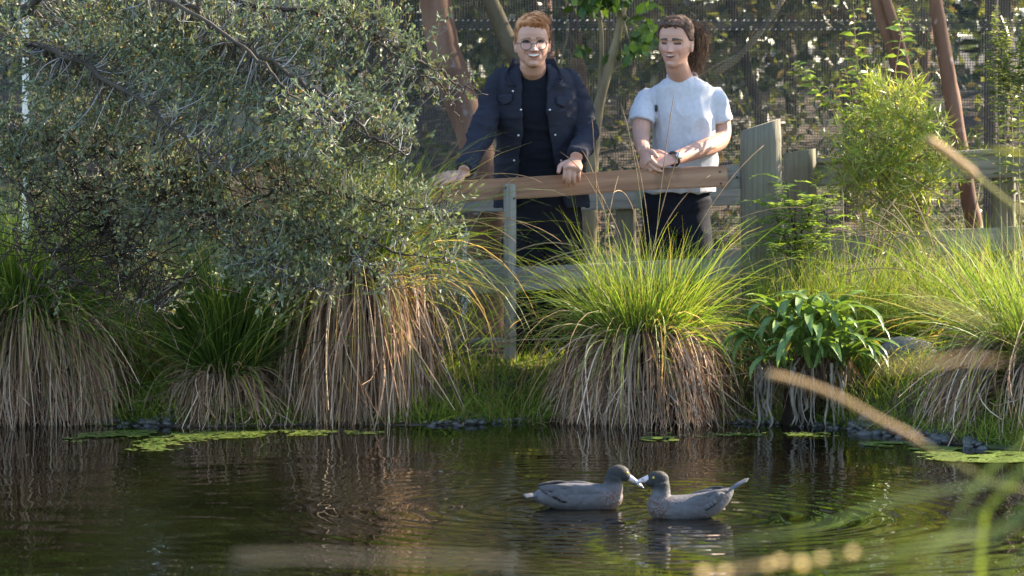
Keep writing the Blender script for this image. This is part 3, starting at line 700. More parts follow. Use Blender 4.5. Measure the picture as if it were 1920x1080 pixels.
    return t

TS = [
 dict(name='sedge_tussock', label='large sedge tussock at the far left edge with a brown skirt over the water', c=(P(40, 0, 12.5)[0], 12.60), Hc=.46, R=.31, nd=2000, ng=2300, gl=.62, spread=.6, seed=1, lean=(.10, -.05), droop=.20, greens=DEEP + GREEN[:2]),
 dict(name='sedge_tussock', label='small upright dark green sedge tussock between two larger left tussocks', c=(P(408, 0, 12.4)[0], 12.52), Hc=.23, R=.205, nd=900, ng=1900, gl=.58, spread=.34, seed=2, greens=DEEP, droop=.09, wd=(.005, .0042)),
 dict(name='sedge_tussock', label='tall haystack-like tussock of pale dead sedge leaves under the shrub', c=(P(662, 0, 12.5)[0], 12.66), Hc=.60, R=.305, nd=2500, ng=1500, gl=.62, spread=.5, seed=3, top=.62, bulge=.98, seeds=9, slen=.85, sdir=(.45, 0, .1), wd=(.0060, .0035)),
 dict(name='sedge_tussock', label='broad tussock with bright green blades in front of the grey-shirted person', c=(P(1208, 0, 12.5)[0], 12.62), Hc=.36, R=.345, nd=2300, ng=2000, gl=.44, greens=LIME, spread=.52, seed=4, seeds=15, slen=.95, sdir=(-.25, 0, .1), droop=.14),
 dict(name='sedge_tussock', label='yellow green sedge tussock spilling over the bank at the right edge', c=(P(1945, 0, 12.0)[0], 11.98), Hc=.37, R=.35, nd=1800, ng=750, gl=.58, greens=LIME, spread=.62, seed=5, lean=(-.16, -.05), seeds=8, slen=1.0, sdir=(-.4, 0, 0), droop=.13),
]
for kw in TS: tussock(**kw)

def clump(label, px, py, d, n, gl, greens, spread, lean=(0, 0), seed=0, dead=.2, droop=.12, rad=.12, seeds=0, wd=.0036):
    """A loose clump of arching blades on dry ground, no skirt."""
    r = np.random.default_rng(seed); x = P(px, py, d)[0]; z = gz(x, d)
    t = thing('sedge_clump', label, 'sedge clump', (x, d, z), 'loose sedge clumps on the bank')
    def part(nm, n_, cols, mat, sp, ln, dr):
        a = r.uniform(0, 6.28, n_); tl = np.abs(r.normal(size=n_)) * sp; q = r.random(n_) ** .5 * rad
        root = np.stack([x + np.cos(a) * q, d + np.sin(a) * q, np.full(n_, z - .02)], -1)
        dv = np.stack([np.cos(a) * np.sin(tl) + lean[0], np.sin(a) * np.sin(tl) + lean[1], np.cos(tl)], -1)
        p = grow(root, dv, ln * (.45 + .65 * r.random(n_)), dr * (.4 + 1.2 * r.random(n_)), 8, r, .12)
        p[..., 2] = np.maximum(p[..., 2], ground_z(p[..., 0], p[..., 1]) + .004)
        v, f = ribbons(p, wd * (.6 + .8 * r.random(n_)), r, (.8, 1, .1))
        MB().add(v, f, grad(pick(cols, n_, r, jit=.2), 8, (.8, .85, .8), (1.12, 1.06, .85))).build(nm, M[mat], t, False, 'stuff')
    part('green_blades', int(n * (1 - dead)), greens, 'grass', spread, gl, droop)
    if dead: part('dead_blades', int(n * dead), STRAW, 'straw', spread * 1.5, gl * .8, droop * 2.0)
    for k in range(seeds):
        az = r.uniform(0, 6.28); tt = abs(r.normal()) * .3 + .1
        p = grow(np.array([[x, d, z]]), np.array([[math.cos(az) * math.sin(tt) + lean[0] * 1.5, .3 * math.sin(az) * math.sin(tt), math.cos(tt)]]), np.array([gl * 1.25]), np.array([.03 + .07 * r.random()]), 20, r)[0]
        rd = np.full(20, .0012); rd[12:] = .002 + .0014 * np.abs(np.sin(np.arange(8) * 1.7)); rd[-1] = .0006
        v, f = tube(p, rd, 5); MB().add(v, f, (.24, .17, .09)).build('seed_stalk', M['twig'], t)
clump('green sedge clump just right of the log post', 1475, 640, 12.95, 1100, .52, LIME, .42, (.02, 0), 61, .1)
clump('sedge clump behind the strap-leaved plant leaning to the right', 1585, 640, 13.0, 1300, .55, LIME, .6, (.10, -.05), 62, .12, seeds=4)
clump('tangled sedge clump above the grey boulder', 1700, 650, 12.85, 1300, .44, LIME, .6, (.05, -.1), 63, .22, .2, seeds=5)
clump('tall thin sedge clump before the right fence rails', 1800, 640, 12.9, 1100, .60, LIME, .6, (-.10, -.05), 64, .12, seeds=6)
clump('pale green sedge clump by the right frame edge behind the tussock', 1930, 620, 12.8, 650, .58, LIME, .5, (-.15, 0), 65, .2, seeds=5)
clump('small dry brown sedge clump left of the strap-leaved plant', 1385, 700, 12.75, 500, .32, STRAW[:2] + GREEN[:2], .8, (0, -.1), 66, .6, .22)
clump('dark green sedge clump in the gap beside the left edge tussock', 235, 690, 12.95, 900, .5, DEEP, .7, (.1, -.05), 67, .25, .2)
clump('bright green sedge clump lit behind the far left tussock', 10, 560, 13.4, 1300, .62, LIME, .5, (.05, 0), 68, .1, .14)
clump('dim green sedge clump behind the small upright tussock', 330, 600, 13.3, 900, .55, GREEN, .6, (0, 0), 69, .15, .16)
clump('short grass clump draping over the pebbles right of the haystack tussock', 965, 780, 12.5, 260, .22, LIME + GREEN, .8, (0, -.25), 70, .05, .22)
clump('sedge clump trailing right from behind the haystack tussock', 790, 600, 12.95, 170, .72, GREEN, .5, (.40, -.05), 71, .3, .16, seeds=8)

# low grass and moss over the bank
r = np.random.default_rng(77); n = 60000
x = r.uniform(-2.6, 2.8, n); y = bank_y(x) + r.random(n) ** 1.2 * 1.5 + .04
dn = vnoise(np.stack([x * 2.2, y * 2.2, x * 0], -1), 21); keep = (dn + .5 * r.random(n) > .33) & ((y < 13.15) | (x > 1.0))
x, y = x[keep], y[keep]; n = len(x); hgt = .03 + .09 * r.random(n) * vnoise(np.stack([x * 3, y * 3, x * 0], -1), 22) * 1.6
root = np.stack([x, y, ground_z(x, y) - .006], -1)
p = grow(root, r.normal(size=(n, 3)) * [.55, .55, .3] + [0, -.15, 1], hgt, np.full(n, .22), 4, r, .2)
v, f = ribbons(p, .0028 + .003 * r.random(n), r, (1, .9, .1))
MB().add(v, f, grad(pick([(.11, .19, .022), (.15, .23, .03), (.08, .14, .02), (.20, .27, .045), (.19, .17, .08)], n, r, jit=.2), 4)).build('bank_grass', M['grass'], None, False, 'stuff')
bpy.data.objects['bank_grass']['label'] = 'short bright grass growing over the pond bank'
n = 9000; x = r.uniform(-2.4, 2.6, n); y = bank_y(x) + r.normal(size=n) * .10 + .16
keep = vnoise(np.stack([x * 4, y * 4, x * 0], -1), 23) > .5; x, y = x[keep], y[keep]; n = len(x)
p = np.stack([x, y, ground_z(x, y) + .006 + .02 * r.random(n)], -1)
v, f, k = leaves(p, r.normal(size=(n, 3)) * [1, 1, .3], .012 + .012 * r.random(n), .009 + .008 * r.random(n), r, 'oval', .8)
MB().add(v, f, np.repeat(pick([(.06, .11, .02), (.10, .16, .025), (.045, .075, .02)], n, r, jit=.2), k, 0)).build('bank_moss', M['weed'], None, False, 'stuff')
bpy.data.objects['bank_moss']['label'] = 'tiny creeping leaves and moss along the water line'
# brown litter on the ground
n = 5000; x = r.uniform(-2.6, 2.8, n); y = r.uniform(12.3, 15.6, n); y = np.maximum(y, bank_y(x) + .03)
p = np.stack([x, y, ground_z(x, y) + .008], -1)
v, f, k = leaves(p, r.normal(size=(n, 3)) * [1, 1, .15], .02 + .03 * r.random(n), .008 + .01 * r.random(n), r, 'oval', .8)
MB().add(v, f, np.repeat(pick([(.20, .14, .08), (.28, .21, .13), (.11, .075, .05)], n, r, jit=.25), k, 0)).build('leaf_litter', M['straw'], None, False, 'stuff')
bpy.data.objects['leaf_litter']['label'] = 'dead brown leaves scattered on the ground'

# ------------------------------------------------------------------ duckweed
def duckweed(name, label, blobs, n, seed):
    r = np.random.default_rng(seed); pts = []
    for (px, py, wx, wy, wgt) in blobs:
        m_ = int(n * wgt); d = 7375 / (py - 203); x0 = P(px, py, d)[0]
        dx = wx / 5900 * d; dy = 7375 / (py - wy - 203) - d
        a = r.uniform(0, 6.28, m_); q = r.random(m_) ** .6
        pts.append(np.stack([x0 + np.cos(a) * q * dx, d + np.sin(a) * q * dy, np.full(m_, .0035)], -1))
    p = np.concatenate(pts); g = vnoise(p * np.array([9, 5, 1]), seed + 1) + .75 * vnoise(p * np.array([38, 28, 1]), seed + 2); p = p[g > .80]; n_ = len(p)
    a = r.uniform(0, 6.28, n_); s = .0045 + .005 * r.random(n_)
    k = np.arange(6) / 6 * 6.28
    v = np.stack([p[:, None, 0] + s[:, None] * np.cos(k + a[:, None]), p[:, None, 1] + s[:, None] * .85 * np.sin(k + a[:, None]), p[:, None, 2] + .0018 * r.random((n_, 1)) + 0 * k], -1).reshape(-1, 3)
    f = np.arange(6)[None] + 6 * np.arange(n_)[:, None]
    o = MB().add(v, f, np.repeat(pick([(.095, .15, .02), (.125, .18, .024), (.07, .11, .016), (.15, .165, .035)], n_, r, jit=.18), 6, 0)).build(name, M['weed'], None, False, 'stuff')
    o['label'] = label
duckweed('duckweed', 'green duckweed raft on the water below the left tussocks', [(330, 818, 190, 9, .42), (260, 826, 150, 9, .2), (290, 842, 60, 8, .12), (560, 815, 180, 5, .16), (210, 795, 60, 6, .1)], 5200, 81)
duckweed('duckweed', 'small patches of duckweed in the middle and along the pebbles', [(1240, 826, 40, 5, .3), (1300, 818, 110, 4, .2), (1500, 818, 110, 4, .25), (1670, 836, 60, 5, .25)], 1800, 82)
duckweed('duckweed', 'bright duckweed raft at the right edge of the pond', [(1850, 860, 130, 11, .7), (1760, 848, 60, 7, .3)], 4600, 83)

# ------------------------------------------------------------------ pebbles and rocks
def stone_mesh(name, seed, mat, flat=.7, n=3):
    bm = bmesh.new(); bmesh.ops.create_icosphere(bm, subdivisions=n, radius=1)
    for v_ in bm.verts:
        q = np.array(v_.co); s = 1 + .35 * (float(vnoise(q[None] * 1.3 + seed * 3.1, 30)[0]) - .5) + (.16 * (float(vnoise(q[None] * 3.1 + seed, 31)[0]) - .5) if n > 2 else 0)
        v_.co *= s; v_.co.z *= flat
    me = bpy.data.meshes.new(name); bm.to_mesh(me); bm.free(); me.materials.append(mat)
    me.polygons.foreach_set('use_smooth', np.full(len(me.polygons), True)); return me
pm = [stone_mesh('pebble', k, M['pebble'], .65, 2) for k in range(5)]
def pebbles(n, pxa, pxb, w, seed, smin=.011, smax=.022):
    r = np.random.default_rng(seed)
    for k in range(n):
        px = r.uniform(pxa, pxb); x = P(px, 800, 12.3)[0]; y = float(bank_y(np.array(x))) + r.normal() * w + .03
        s = r.uniform(smin, smax); o = bpy.data.objects.new('pebble', pm[k % 5]); COL.objects.link(o)
        o.parent = ground; o.location = (x, y, max(gz(x, y), -.01) + s * .35); o.scale = (s * r.uniform(.9, 1.5), s, s); o.rotation_euler = (r.normal() * .2, r.normal() * .2, r.uniform(0, 6.28))
pebbles(45, 805, 985, .03, 1, .008, .02); pebbles(60, 1380, 1640, .04, 2, .009, .017); pebbles(75, 1590, 1790, .05, 3, .012, .03); pebbles(25, 170, 320, .05, 4)
def rock(label, px, py, d, s, seed, rot=0):
    p = P(px, py, d); o = bpy.data.objects.new('rock', stone_mesh('rock', seed, M['rock'])); COL.objects.link(o)
    o.location = (p[0], d, gz(p[0], d) + s[2] * .25); o.scale = s; o.rotation_euler = (0, 0, rot); tag(o, label, 'rock')
rock('large grey boulder in the grass right of the strap-leaved plant', 1700, 690, 12.55, (.125, .09, .10), 5)
rock('small greenish rock below the large boulder near the water', 1632, 752, 12.2, (.055, .045, .045), 6, .6)
rock('flat brown stone in the gap right of the small upright tussock', 445, 790, 12.75, (.06, .05, .03), 7)
rock('dark wet stone at the water line under the strap-leaved plant', 1650, 790, 11.98, (.035, .03, .025), 8)

# ------------------------------------------------------------------ grey-green shrub hanging in from the left
def shrub(name, label, cat, limbs, clouds, ntw, lf, seed, bark, twig_len=(.2, .5), up=.3, loc=None, mats=('olive', 'twig'), colsl=None, twcol=((.13, .115, .10), (.30, .285, .27), (.05, .042, .034), (.07, .055, .042)), spacing=.011, leafy=.5, kind='obovate', lw=.0035, outward=1.0, jitter=.03, tw_r=(.0021, .0008), bare=()):
    r = np.random.default_rng(seed); t = thing(name, label, cat, loc)
    nodes = []
    for k, (pts, rad) in enumerate(limbs):
        pts = np.array(pts); n = max(10, int(len(pts) * 7)); q = catmull(pts, n); rad = np.array(rad) * (.52 if name == 'overhanging_shrub' else 1)
        q[1:-1] += r.normal(size=(n - 2, 3)) * .006
        trunk_mesh(q, np.interp(np.linspace(0, 1, n), np.linspace(0, 1, len(rad)), rad), 7, n, .12, seed + k).build('trunk' if k == 0 and rad[0] > .03 else 'branch', M[bark], t)
        nodes.append(q)
    nodes = np.concatenate(nodes)
    # twigs: each ends somewhere in the foliage volume and springs from the nearest branch
    w = np.array([c[2] for c in clouds], float); w /= w.sum(); k = r.choice(len(clouds), ntw, p=w)
    cen = np.array([c[0] for c in clouds]); siz = np.array([c[1] for c in clouds])
    u = norm(r.normal(size=(ntw, 3))) * (r.random((ntw, 1)) ** .38)
    end = cen[k] + u * siz[k]
    end = end[vnoise(end * 4.2, seed) > .28]; ntw = len(end)
    dist = ((end[:, None] - nodes[None]) ** 2).sum(-1) * (.75 + .5 * r.random((ntw, len(nodes)))); root = nodes[dist.argmin(1)]
    S = 9; dv = end - root; L_ = np.linalg.norm(dv, axis=1, keepdims=True)
    mx = .55; far = L_[:, 0] > mx; root[far] = end[far] - dv[far] / L_[far] * mx * r.uniform(.6, 1, (far.sum(), 1)); dv = end - root; L_ = np.linalg.norm(dv, axis=1, keepdims=True)
    c1 = root + dv * .35 + r.normal(size=(ntw, 3)) * jitter + [0, 0, -.04 * up]; c2 = root + dv * .7 + r.normal(size=(ntw, 3)) * jitter - np.array([0, 0, .12]) * up * L_
    p = bez(root, c1, c2, end, S)
    v, f = tubes(p, np.full(ntw, tw_r[0]), np.full(ntw, tw_r[1]), 4)
    tc_ = pick(twcol, ntw, r, jit=.15)
    MB().add(v, f, np.repeat(tc_, S * 4, 0)).build('twig', M[mats[1]], t, True, 'stuff')
    for (bc, bs, nbare) in bare:                                    # leafless dark inner twigs
        e_ = bc + norm(r.normal(size=(nbare, 3))) * (r.random((nbare, 1)) ** .4) * bs
        rt = nodes[((e_[:, None] - nodes[None]) ** 2).sum(-1).argmin(1)]; rt = np.where((r.random(nbare) < .55)[:, None], rt, e_ + norm(r.normal(size=(nbare, 3)) * [1, .4, 1]) * .22)
        pp = bez(rt, rt + (e_ - rt) * .3 + r.normal(size=(nbare, 3)) * .035, rt + (e_ - rt) * .7 + r.normal(size=(nbare, 3)) * .035, e_, 9)
        v, f = tubes(pp, np.full(nbare, .0026), np.full(nbare, .0010), 4); MB().add(v, f, np.repeat(pick([(.022, .017, .013), (.04, .03, .022)], nbare, r), 36, 0)).build('twig', M[mats[1]], t, True, 'stuff')
    # side shoots
    ns = ntw; ii = r.integers(0, ntw, ns); tt = r.uniform(.45, .95, ns); fl = tt * (S - 1); i0 = fl.astype(int)
    base = p[ii, i0] + (p[ii, np.minimum(i0 + 1, S - 1)] - p[ii, i0]) * (fl - i0)[:, None]
    sd = norm(norm(dv[ii]) + r.normal(size=(ns, 3)) * .7 + [0, 0, up * .6]); sl = r.uniform(.05, .14, ns)
    q = grow(base, sd, sl, np.full(ns, -.03 * up), 5, r, .15)
    v, f = tubes(q, np.full(ns, tw_r[1] * 1.3), np.full(ns, tw_r[1] * .7), 3)
    MB().add(v, f, np.repeat(pick(twcol, ns, r, jit=.15), 15, 0)).build('twig', M[mats[1]], t, True, 'stuff')
    # leaves alternate along the outer part of twigs and shoots
    P_, D_ = [], []
    for path, S_, lens, lo in ((p, S, L_[:, 0], 1 - leafy), (q, 5, sl, .1)):
        cnt = np.maximum(2, (lens * (1 - lo) / spacing).astype(int))
        idx = np.repeat(np.arange(len(path)), cnt); m_ = len(idx)
        fl = (lo + (1 - lo) * r.random(m_) ** .8) * (S_ - 1.001); i0 = fl.astype(int)
        a = path[idx, i0]; bq = path[idx, i0 + 1]; P_.append(a + (bq - a) * (fl - i0)[:, None]); D_.append(norm(bq - a) * .75 + r.normal(size=(m_, 3)) * .55 * outward + [0, 0, .18 * up])
    P_ = np.concatenate(P_); D_ = np.concatenate(D_); m_ = len(P_)
    v, f, kk = leaves(P_, D_, lf[0] * (.6 + .7 * r.random(m_)), lf[1] * (.6 + .7 * r.random(m_)), r, kind, .35)
    MB().add(v, f, np.repeat(pick(colsl, m_, r, jit=.2), kk, 0)).build('leaf', M[mats[0]], t, False, 'stuff')
    return t
OL = [(.088, .125, .055), (.115, .155, .075), (.068, .10, .045), (.14, .175, .10), (.15, .165, .065)]
OL = [tuple(np.array(q) * np.array([1.24, 1.21, 1.20]) + np.array([.012, -.001, .018])) for q in OL] * 4 + [(.24, .19, .06), (.20, .22, .16), (.17, .10, .05)]
D = 11.6
def PX(l): return [P(*q) for q in l]
limbs = [
 (PX([(-260, 640, 12.4), (-200, 420, 12.2), (-120, 240, 12.0), (0, 60, 11.8), (140, -60, 11.6)]), [.06, .055, .05, .04, .028]),
 (PX([(-60, 140, 11.9), (120, -40, 11.6), (300, -20, 11.4), (430, 70, 11.3), (560, 150, 11.2), (680, 240, 11.15), (760, 290, 11.2)]), [.028, .026, .022, .018, .014, .010, .005]),
 (PX([(300, -60, 11.6), (460, 6, 11.5), (580, 22, 11.5), (690, 60, 11.5), (780, 110, 11.5), (860, 158, 11.55), (915, 178, 11.6)]), [.022, .018, .015, .012, .010, .007, .003]),
 (PX([(690, 60, 11.5), (760, 120, 11.5), (830, 165, 11.55), (850, 200, 11.6), (868, 235, 11.65)]), [.009, .008, .006, .005, .002]),
 (PX([(-120, 240, 12.0), (60, 250, 11.7), (240, 300, 11.6), (440, 395, 11.55), (560, 420, 11.5), (640, 425, 11.5), (740, 470, 11.5), (845, 490, 11.55)]), [.03, .026, .022, .017, .014, .012, .008, .004]),
 (PX([(440, 395, 11.55), (540, 350, 11.5), (660, 370, 11.5), (780, 390, 11.55), (900, 350, 11.65)]), [.014, .012, .009, .006, .002]),
 (PX([(560, 420, 11.5), (620, 450, 11.45), (700, 500, 11.4), (760, 555, 11.4)]), [.010, .008, .006, .003]),
 (PX([(240, 300, 11.6), (340, 360, 11.5), (450, 450, 11.4), (540, 520, 11.35), (620, 545, 11.35)]), [.018, .014, .010, .007, .003]),
 (PX([(-120, 240, 12.0), (-20, 300, 11.7), (60, 380, 11.6), (90, 470, 11.55), (180, 545, 11.55), (290, 570, 11.5)]), [.024, .018, .014, .010, .007, .003]),
 (PX([(60, 250, 11.7), (150, 330, 11.65), (200, 420, 11.6), (230, 520, 11.6)]), [.016, .012, .008, .004]),
 (PX([(0, 60, 11.8), (130, 110, 11.4), (260, 190, 11.2), (360, 270, 11.1), (440, 330, 11.1)]), [.024, .02, .015, .010, .004]),
 (PX([(140, -60, 11.6), (330, 10, 11.2), (470, 100, 10.9), (560, 190, 10.75), (640, 235, 10.6)]), [.018, .015, .011, .007, .003]),
 (PX([(-60, 140, 11.9), (20, 40, 12.0), (60, -60, 12.1)]), [.02, .016, .012]),
 (PX([(60, 380, 11.6), (40, 300, 11.6), (35, 400, 11.6), (38, 500, 11.6), (110, 560, 11.6)]), [.010, .009, .008, .007, .003]),
]
def cl(px, py, d, rx, ry, rz, w): return (P(px, py, d), np.array([rx * d / F, ry, rz * d / F]), w)
clouds = [cl(150, 60, 11.6, 220, .35, 110, 2.6), cl(420, 60, 11.5, 200, .35, 100, 2.6), cl(640, 70, 11.4, 150, .25, 90, 1.5), cl(765, 100, 11.5, 80, .15, 80, .26), cl(850, 165, 11.6, 60, .08, 35, .10),
          cl(120, 230, 11.6, 180, .35, 130, 2.6), cl(360, 230, 11.4, 180, .35, 130, 3.0), cl(570, 220, 11.3, 140, .25, 120, 1.7), cl(690, 230, 11.3, 100, .2, 90, .62),
          cl(320, 370, 11.5, 150, .3, 90, 1.4), cl(480, 400, 11.5, 150, .25, 100, 1.7), cl(640, 400, 11.5, 140, .22, 85, 1.5), cl(770, 400, 11.55, 95, .15, 65, .5), cl(830, 480, 11.55, 50, .12, 60, .14),
          cl(520, 500, 11.4, 110, .2, 60, .8), cl(690, 510, 11.4, 100, .15, 55, .34), cl(190, 440, 11.6, 140, .25, 110, .26), cl(300, 520, 11.55, 110, .2, 60, .26), cl(40, 330, 11.6, 60, .2, 80, .35), cl(600, 240, 10.7, 90, .1, 70, .35)]
shrub('overhanging_shrub', 'large grey-green small-leaved shrub hanging over the pond from the left', 'shrub', limbs, clouds, 3500, (.0245, .0100), 91, 'bark_dark', loc=(limbs[0][0][0][0], 12.4, 0.1), up=.5, colsl=OL, bare=[(c_[0], c_[1], k_) for c_, k_ in ((cl(150, 430, 11.6, 130, .2, 110, 1), 420), (cl(270, 510, 11.55, 110, .15, 65, 1), 150), (cl(350, 330, 11.5, 150, .2, 100, 1), 200))])

# feathery yellow-green shrub in front of the right fence
YG = [(.22, .28, .045), (.28, .32, .06), (.17, .24, .04), (.31, .31, .09)]
x_ = P(1665, 0, 13.55)[0]; z_ = gz(x_, 13.55)
fl = [(np.array([[x_, 13.55, z_ - .03], P(1672, 420, 13.55), P(1668, 330, 13.5), P(1672, 240, 13.5), P(1685, 170, 13.5)]), [.012, .011, .009, .006, .003])]
for (px, py) in ((1590, 300), (1620, 240), (1740, 230), (1765, 270), (1640, 190), (1720, 190), (1610, 330), (1740, 350), (1600, 400), (1720, 440), (1660, 480)):
    fl.append((np.array([P(1670, 380 + (py - 300) * .4, 13.52), P((1670 + px) / 2, (340 + py) / 2 - 5, 13.48), P(px, py, 13.45 + .1 * rng.normal())]), [.006, .004, .002]))
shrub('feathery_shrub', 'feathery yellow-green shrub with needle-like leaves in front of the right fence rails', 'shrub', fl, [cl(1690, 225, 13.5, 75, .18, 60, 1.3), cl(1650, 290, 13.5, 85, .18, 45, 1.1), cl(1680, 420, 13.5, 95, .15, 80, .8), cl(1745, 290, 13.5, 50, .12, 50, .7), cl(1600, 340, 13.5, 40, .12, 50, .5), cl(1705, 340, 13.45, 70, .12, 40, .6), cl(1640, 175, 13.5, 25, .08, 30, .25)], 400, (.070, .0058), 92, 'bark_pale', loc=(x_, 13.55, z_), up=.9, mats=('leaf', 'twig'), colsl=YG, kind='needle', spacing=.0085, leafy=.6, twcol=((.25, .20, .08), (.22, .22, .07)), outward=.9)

# tall shoots with paired toothed leaves rising above the fence
def shoots(name, label, stems, cols, ln, wd, seed, step=.055, bark=(.22, .13, .08), mat='leaf', whorl=2, r0=.0035, extra=0, group=None, cat='shrub'):
    r = np.random.default_rng(seed); s0 = stems[0][0]
    t = thing(name, label, cat, (s0[0], s0[1], max(gz(s0[0], s0[1]), 0)), group)
    for pts in stems:
        pts = np.array(pts); n = 24; q = catmull(pts, n); 
        v, f = tube(q, np.linspace(r0, r0 * .35, n), 6); MB().add(v, f, bark).build('stem', M['twig'], t)
        L_ = np.linalg.norm(np.diff(q, axis=0), axis=1).sum(); m_ = int(L_ * .8 / step); ps, ds = [], []
        for k in range(m_):
            u = .2 + .8 * (k + 1) / m_; i = u * (n - 1.001); i0 = int(i); c = q[i0] + (q[i0 + 1] - q[i0]) * (i - i0); tg = norm(q[i0 + 1] - q[i0])
            for w_ in range(whorl):
                a = k * 1.57 + w_ * 2 * math.pi / whorl + r.normal() * .3; sd = np.array([math.cos(a), math.sin(a), 0]); ps.append(c); ds.append(sd + tg * .35 + r.normal(size=3) * .15 - [0, 0, .15])
        ps, ds = np.array(ps), np.array(ds); m_ = len(ps); sz = np.interp(np.arange(m_) / m_, [0, .6, 1], [1, 1, .45])
        v, f, kk = leaves(ps, ds, ln * sz * (.75 + .5 * r.random(m_)), wd * sz * (.75 + .5 * r.random(m_)), r, 'lance', .75)
        MB().add(v, f, np.repeat(pick(cols, m_, r, jit=.18), kk, 0)).build('leaf', M[mat], t, False, 'stuff')
    return t
LG = [(.18, .25, .05), (.22, .29, .07), (.14, .21, .045)]
base = np.array([P(1645, 0, 13.7)[0], 13.7, .16])
shoots('leafy_shoots', 'tall reddish stems with pointed bright green leaves above the feathery shrub', [[base, P(1632, 330, 13.7), P(1615, 190, 13.68), P(1604, 80, 13.66), P(1598, -30, 13.65)], [base, P(1630, 300, 13.65), P(1600, 200, 13.6), P(1585, 130, 13.6)], [base, P(1600, 260, 13.62), P(1550, 190, 13.58), P(1512, 145, 13.55), P(1496, 118, 13.55)], [base, P(1665, 300, 13.7), P(1672, 180, 13.68), P(1690, 60, 13.66), P(1692, 15, 13.65)], [base, P(1650, 300, 13.62), P(1640, 200, 13.6), P(1632, 150, 13.6)]], LG, .070, .030, 93, .045)
base = np.array([P(1890, 0, 13.6)[0], 13.6, .16])
shoots('leafy_bush', 'sunlit small-leaved bush at the right edge above the fence rail', [[base + [.02 * k, .03 * math.sin(k * 2), 0], P(1872 + k * 13, 250, 13.6 + .04 * math.sin(k)), P(1862 + k * 15 + 10 * math.sin(k * 3), 120, 13.6), P(1868 + k * 14 + 18 * math.sin(k * 5), 10 + 25 * math.sin(k * 7), 13.6 + .08 * math.sin(k * 4))] for k in range(9)], [(.13, .17, .05), (.20, .23, .09), (.09, .13, .04)],   .042, .02, 94, .022, (.22, .18, .10), whorl=3, r0=.0032)

# small pinnate shrub by the log post
def pinnate(label, px, d, fr, seed):
    r = np.random.default_rng(seed); x = P(px, 0, d)[0]; z = gz(x, d); t = thing('pinnate_shrub', label, 'shrub', (x, d, z))
    for st in fr:
        pts = np.array([[x, d, z]] + [P(a, b_, d + c) for a, b_, c in st]); q = catmull(pts, 20)
        v, f = tube(q, np.linspace(.005, .0018, 20), 6); MB().add(v, f, (.035, .022, .018)).build('stem', M['twig'], t)
        ps, ds, ln = [], [], []
        for k in range(15):
            u = .35 + .65 * k / 14; i = u * 18.9; i0 = int(i); c = q[i0]; a = k * 2.4 + r.random(); 
            hd = norm(np.array([math.cos(a), math.sin(a) * .7, .25 + .5 * r.random()])); fl_ = .095 + .05 * r.random(); fp = grow(c[None], hd[None], np.array([fl_ + .04]), np.array([.16]), 9, r)[0]
            v, f = tube(fp, np.linspace(.0011, .0005, 9), 4); MB().add(v, f, (.12, .14, .03)).build('leaf_stalk', M['twig'], t) if k % 3 == 0 else None
            for m_ in range(2, 9):
                tg = norm(fp[m_] - fp[m_ - 1]); sd = norm(np.cross(tg, [0, 0, 1])); 
                for s in (-1, 1): ps.append(fp[m_]); ds.append(sd * s + tg * .5); ln.append(.058 * (1.15 - m_ / 11))
        ps, ds, ln = map(np.array, (ps, ds, ln)); m_ = len(ps)
        v, f, kk = leaves(ps, ds, ln * (.8 + .4 * r.random(m_)), ln * .42, r, 'oval', .85)
        MB().add(v, f, np.repeat(pick([(.18, .26, .05), (.24, .31, .06), (.15, .22, .045)], m_, r, jit=.2), kk, 0)).build('leaf', M['leaf'], t, False, 'stuff')
pinnate('small dark-stemmed shrub with ferny leaves beside the log post', 1506, 13.02, [[(1496, 470, 0), (1482, 400, 0), (1474, 335, 0)], [(1500, 460, .02), (1515, 410, .02), (1525, 365, .03)], [(1498, 500, -.03), (1468, 440, -.05), (1450, 390, -.05)], [(1498, 500, -.02), (1530, 450, -.04), (1555, 415, -.05)], [(1492, 480, -.02), (1490, 420, -.06), (1492, 380, -.06)], [(1500, 520, -.05), (1478, 480, -.1), (1462, 455, -.12)]], 95)

# strap-leaved plant on its rooty stump
sx = P(1515, 0, 12.35)[0]; sy = 12.38; sz0 = P(0, 690, 12.35)[2]
plant = thing('strap_leaved_plant', 'glossy strap-leaved plant perched on a stump of pale hanging roots at the water edge', 'plant', (sx, sy, 0))
r = np.random.default_rng(15)
v, f = tube([[sx, sy + .05, -.05], [sx, sy + .05, .08], [sx, sy + .04, .2], [sx, sy + .02, sz0 + .06]], [.09, .085, .085, .05], 18, 12, rough=.2, seed=3, up=(0, 1, 0))
MB().add(v, f, (.018, .013, .01)).build('stump', M['twig'], plant)
nf = 260; q_ = np.stack([sx + r.normal(size=nf) * .075, sy - .03 - .07 * r.random(nf), sz0 + .07 - .05 * r.random(nf)], -1)
fp_ = grow(q_, r.normal(size=(nf, 3)) * [.5, .3, .2] + [0, -.1, -1], .08 + .16 * r.random(nf), np.full(nf, .2), 6, r, .2); v, f = ribbons(fp_, .004 + .006 * r.random(nf), r)
MB().add(v, f, np.repeat(pick([(.05, .032, .02), (.10, .065, .04), (.17, .115, .07)], nf, r), 12, 0)).build('dead_leaves', M['straw'], plant, False, 'stuff')
M['root'] = noise_mat('pale_hanging_root', [(0.3, (0.08, 0.063, 0.047)), (0.7, (0.33, 0.285, 0.23))], 16, (1, 1, .2), 0.85, 0.5, 0.004)
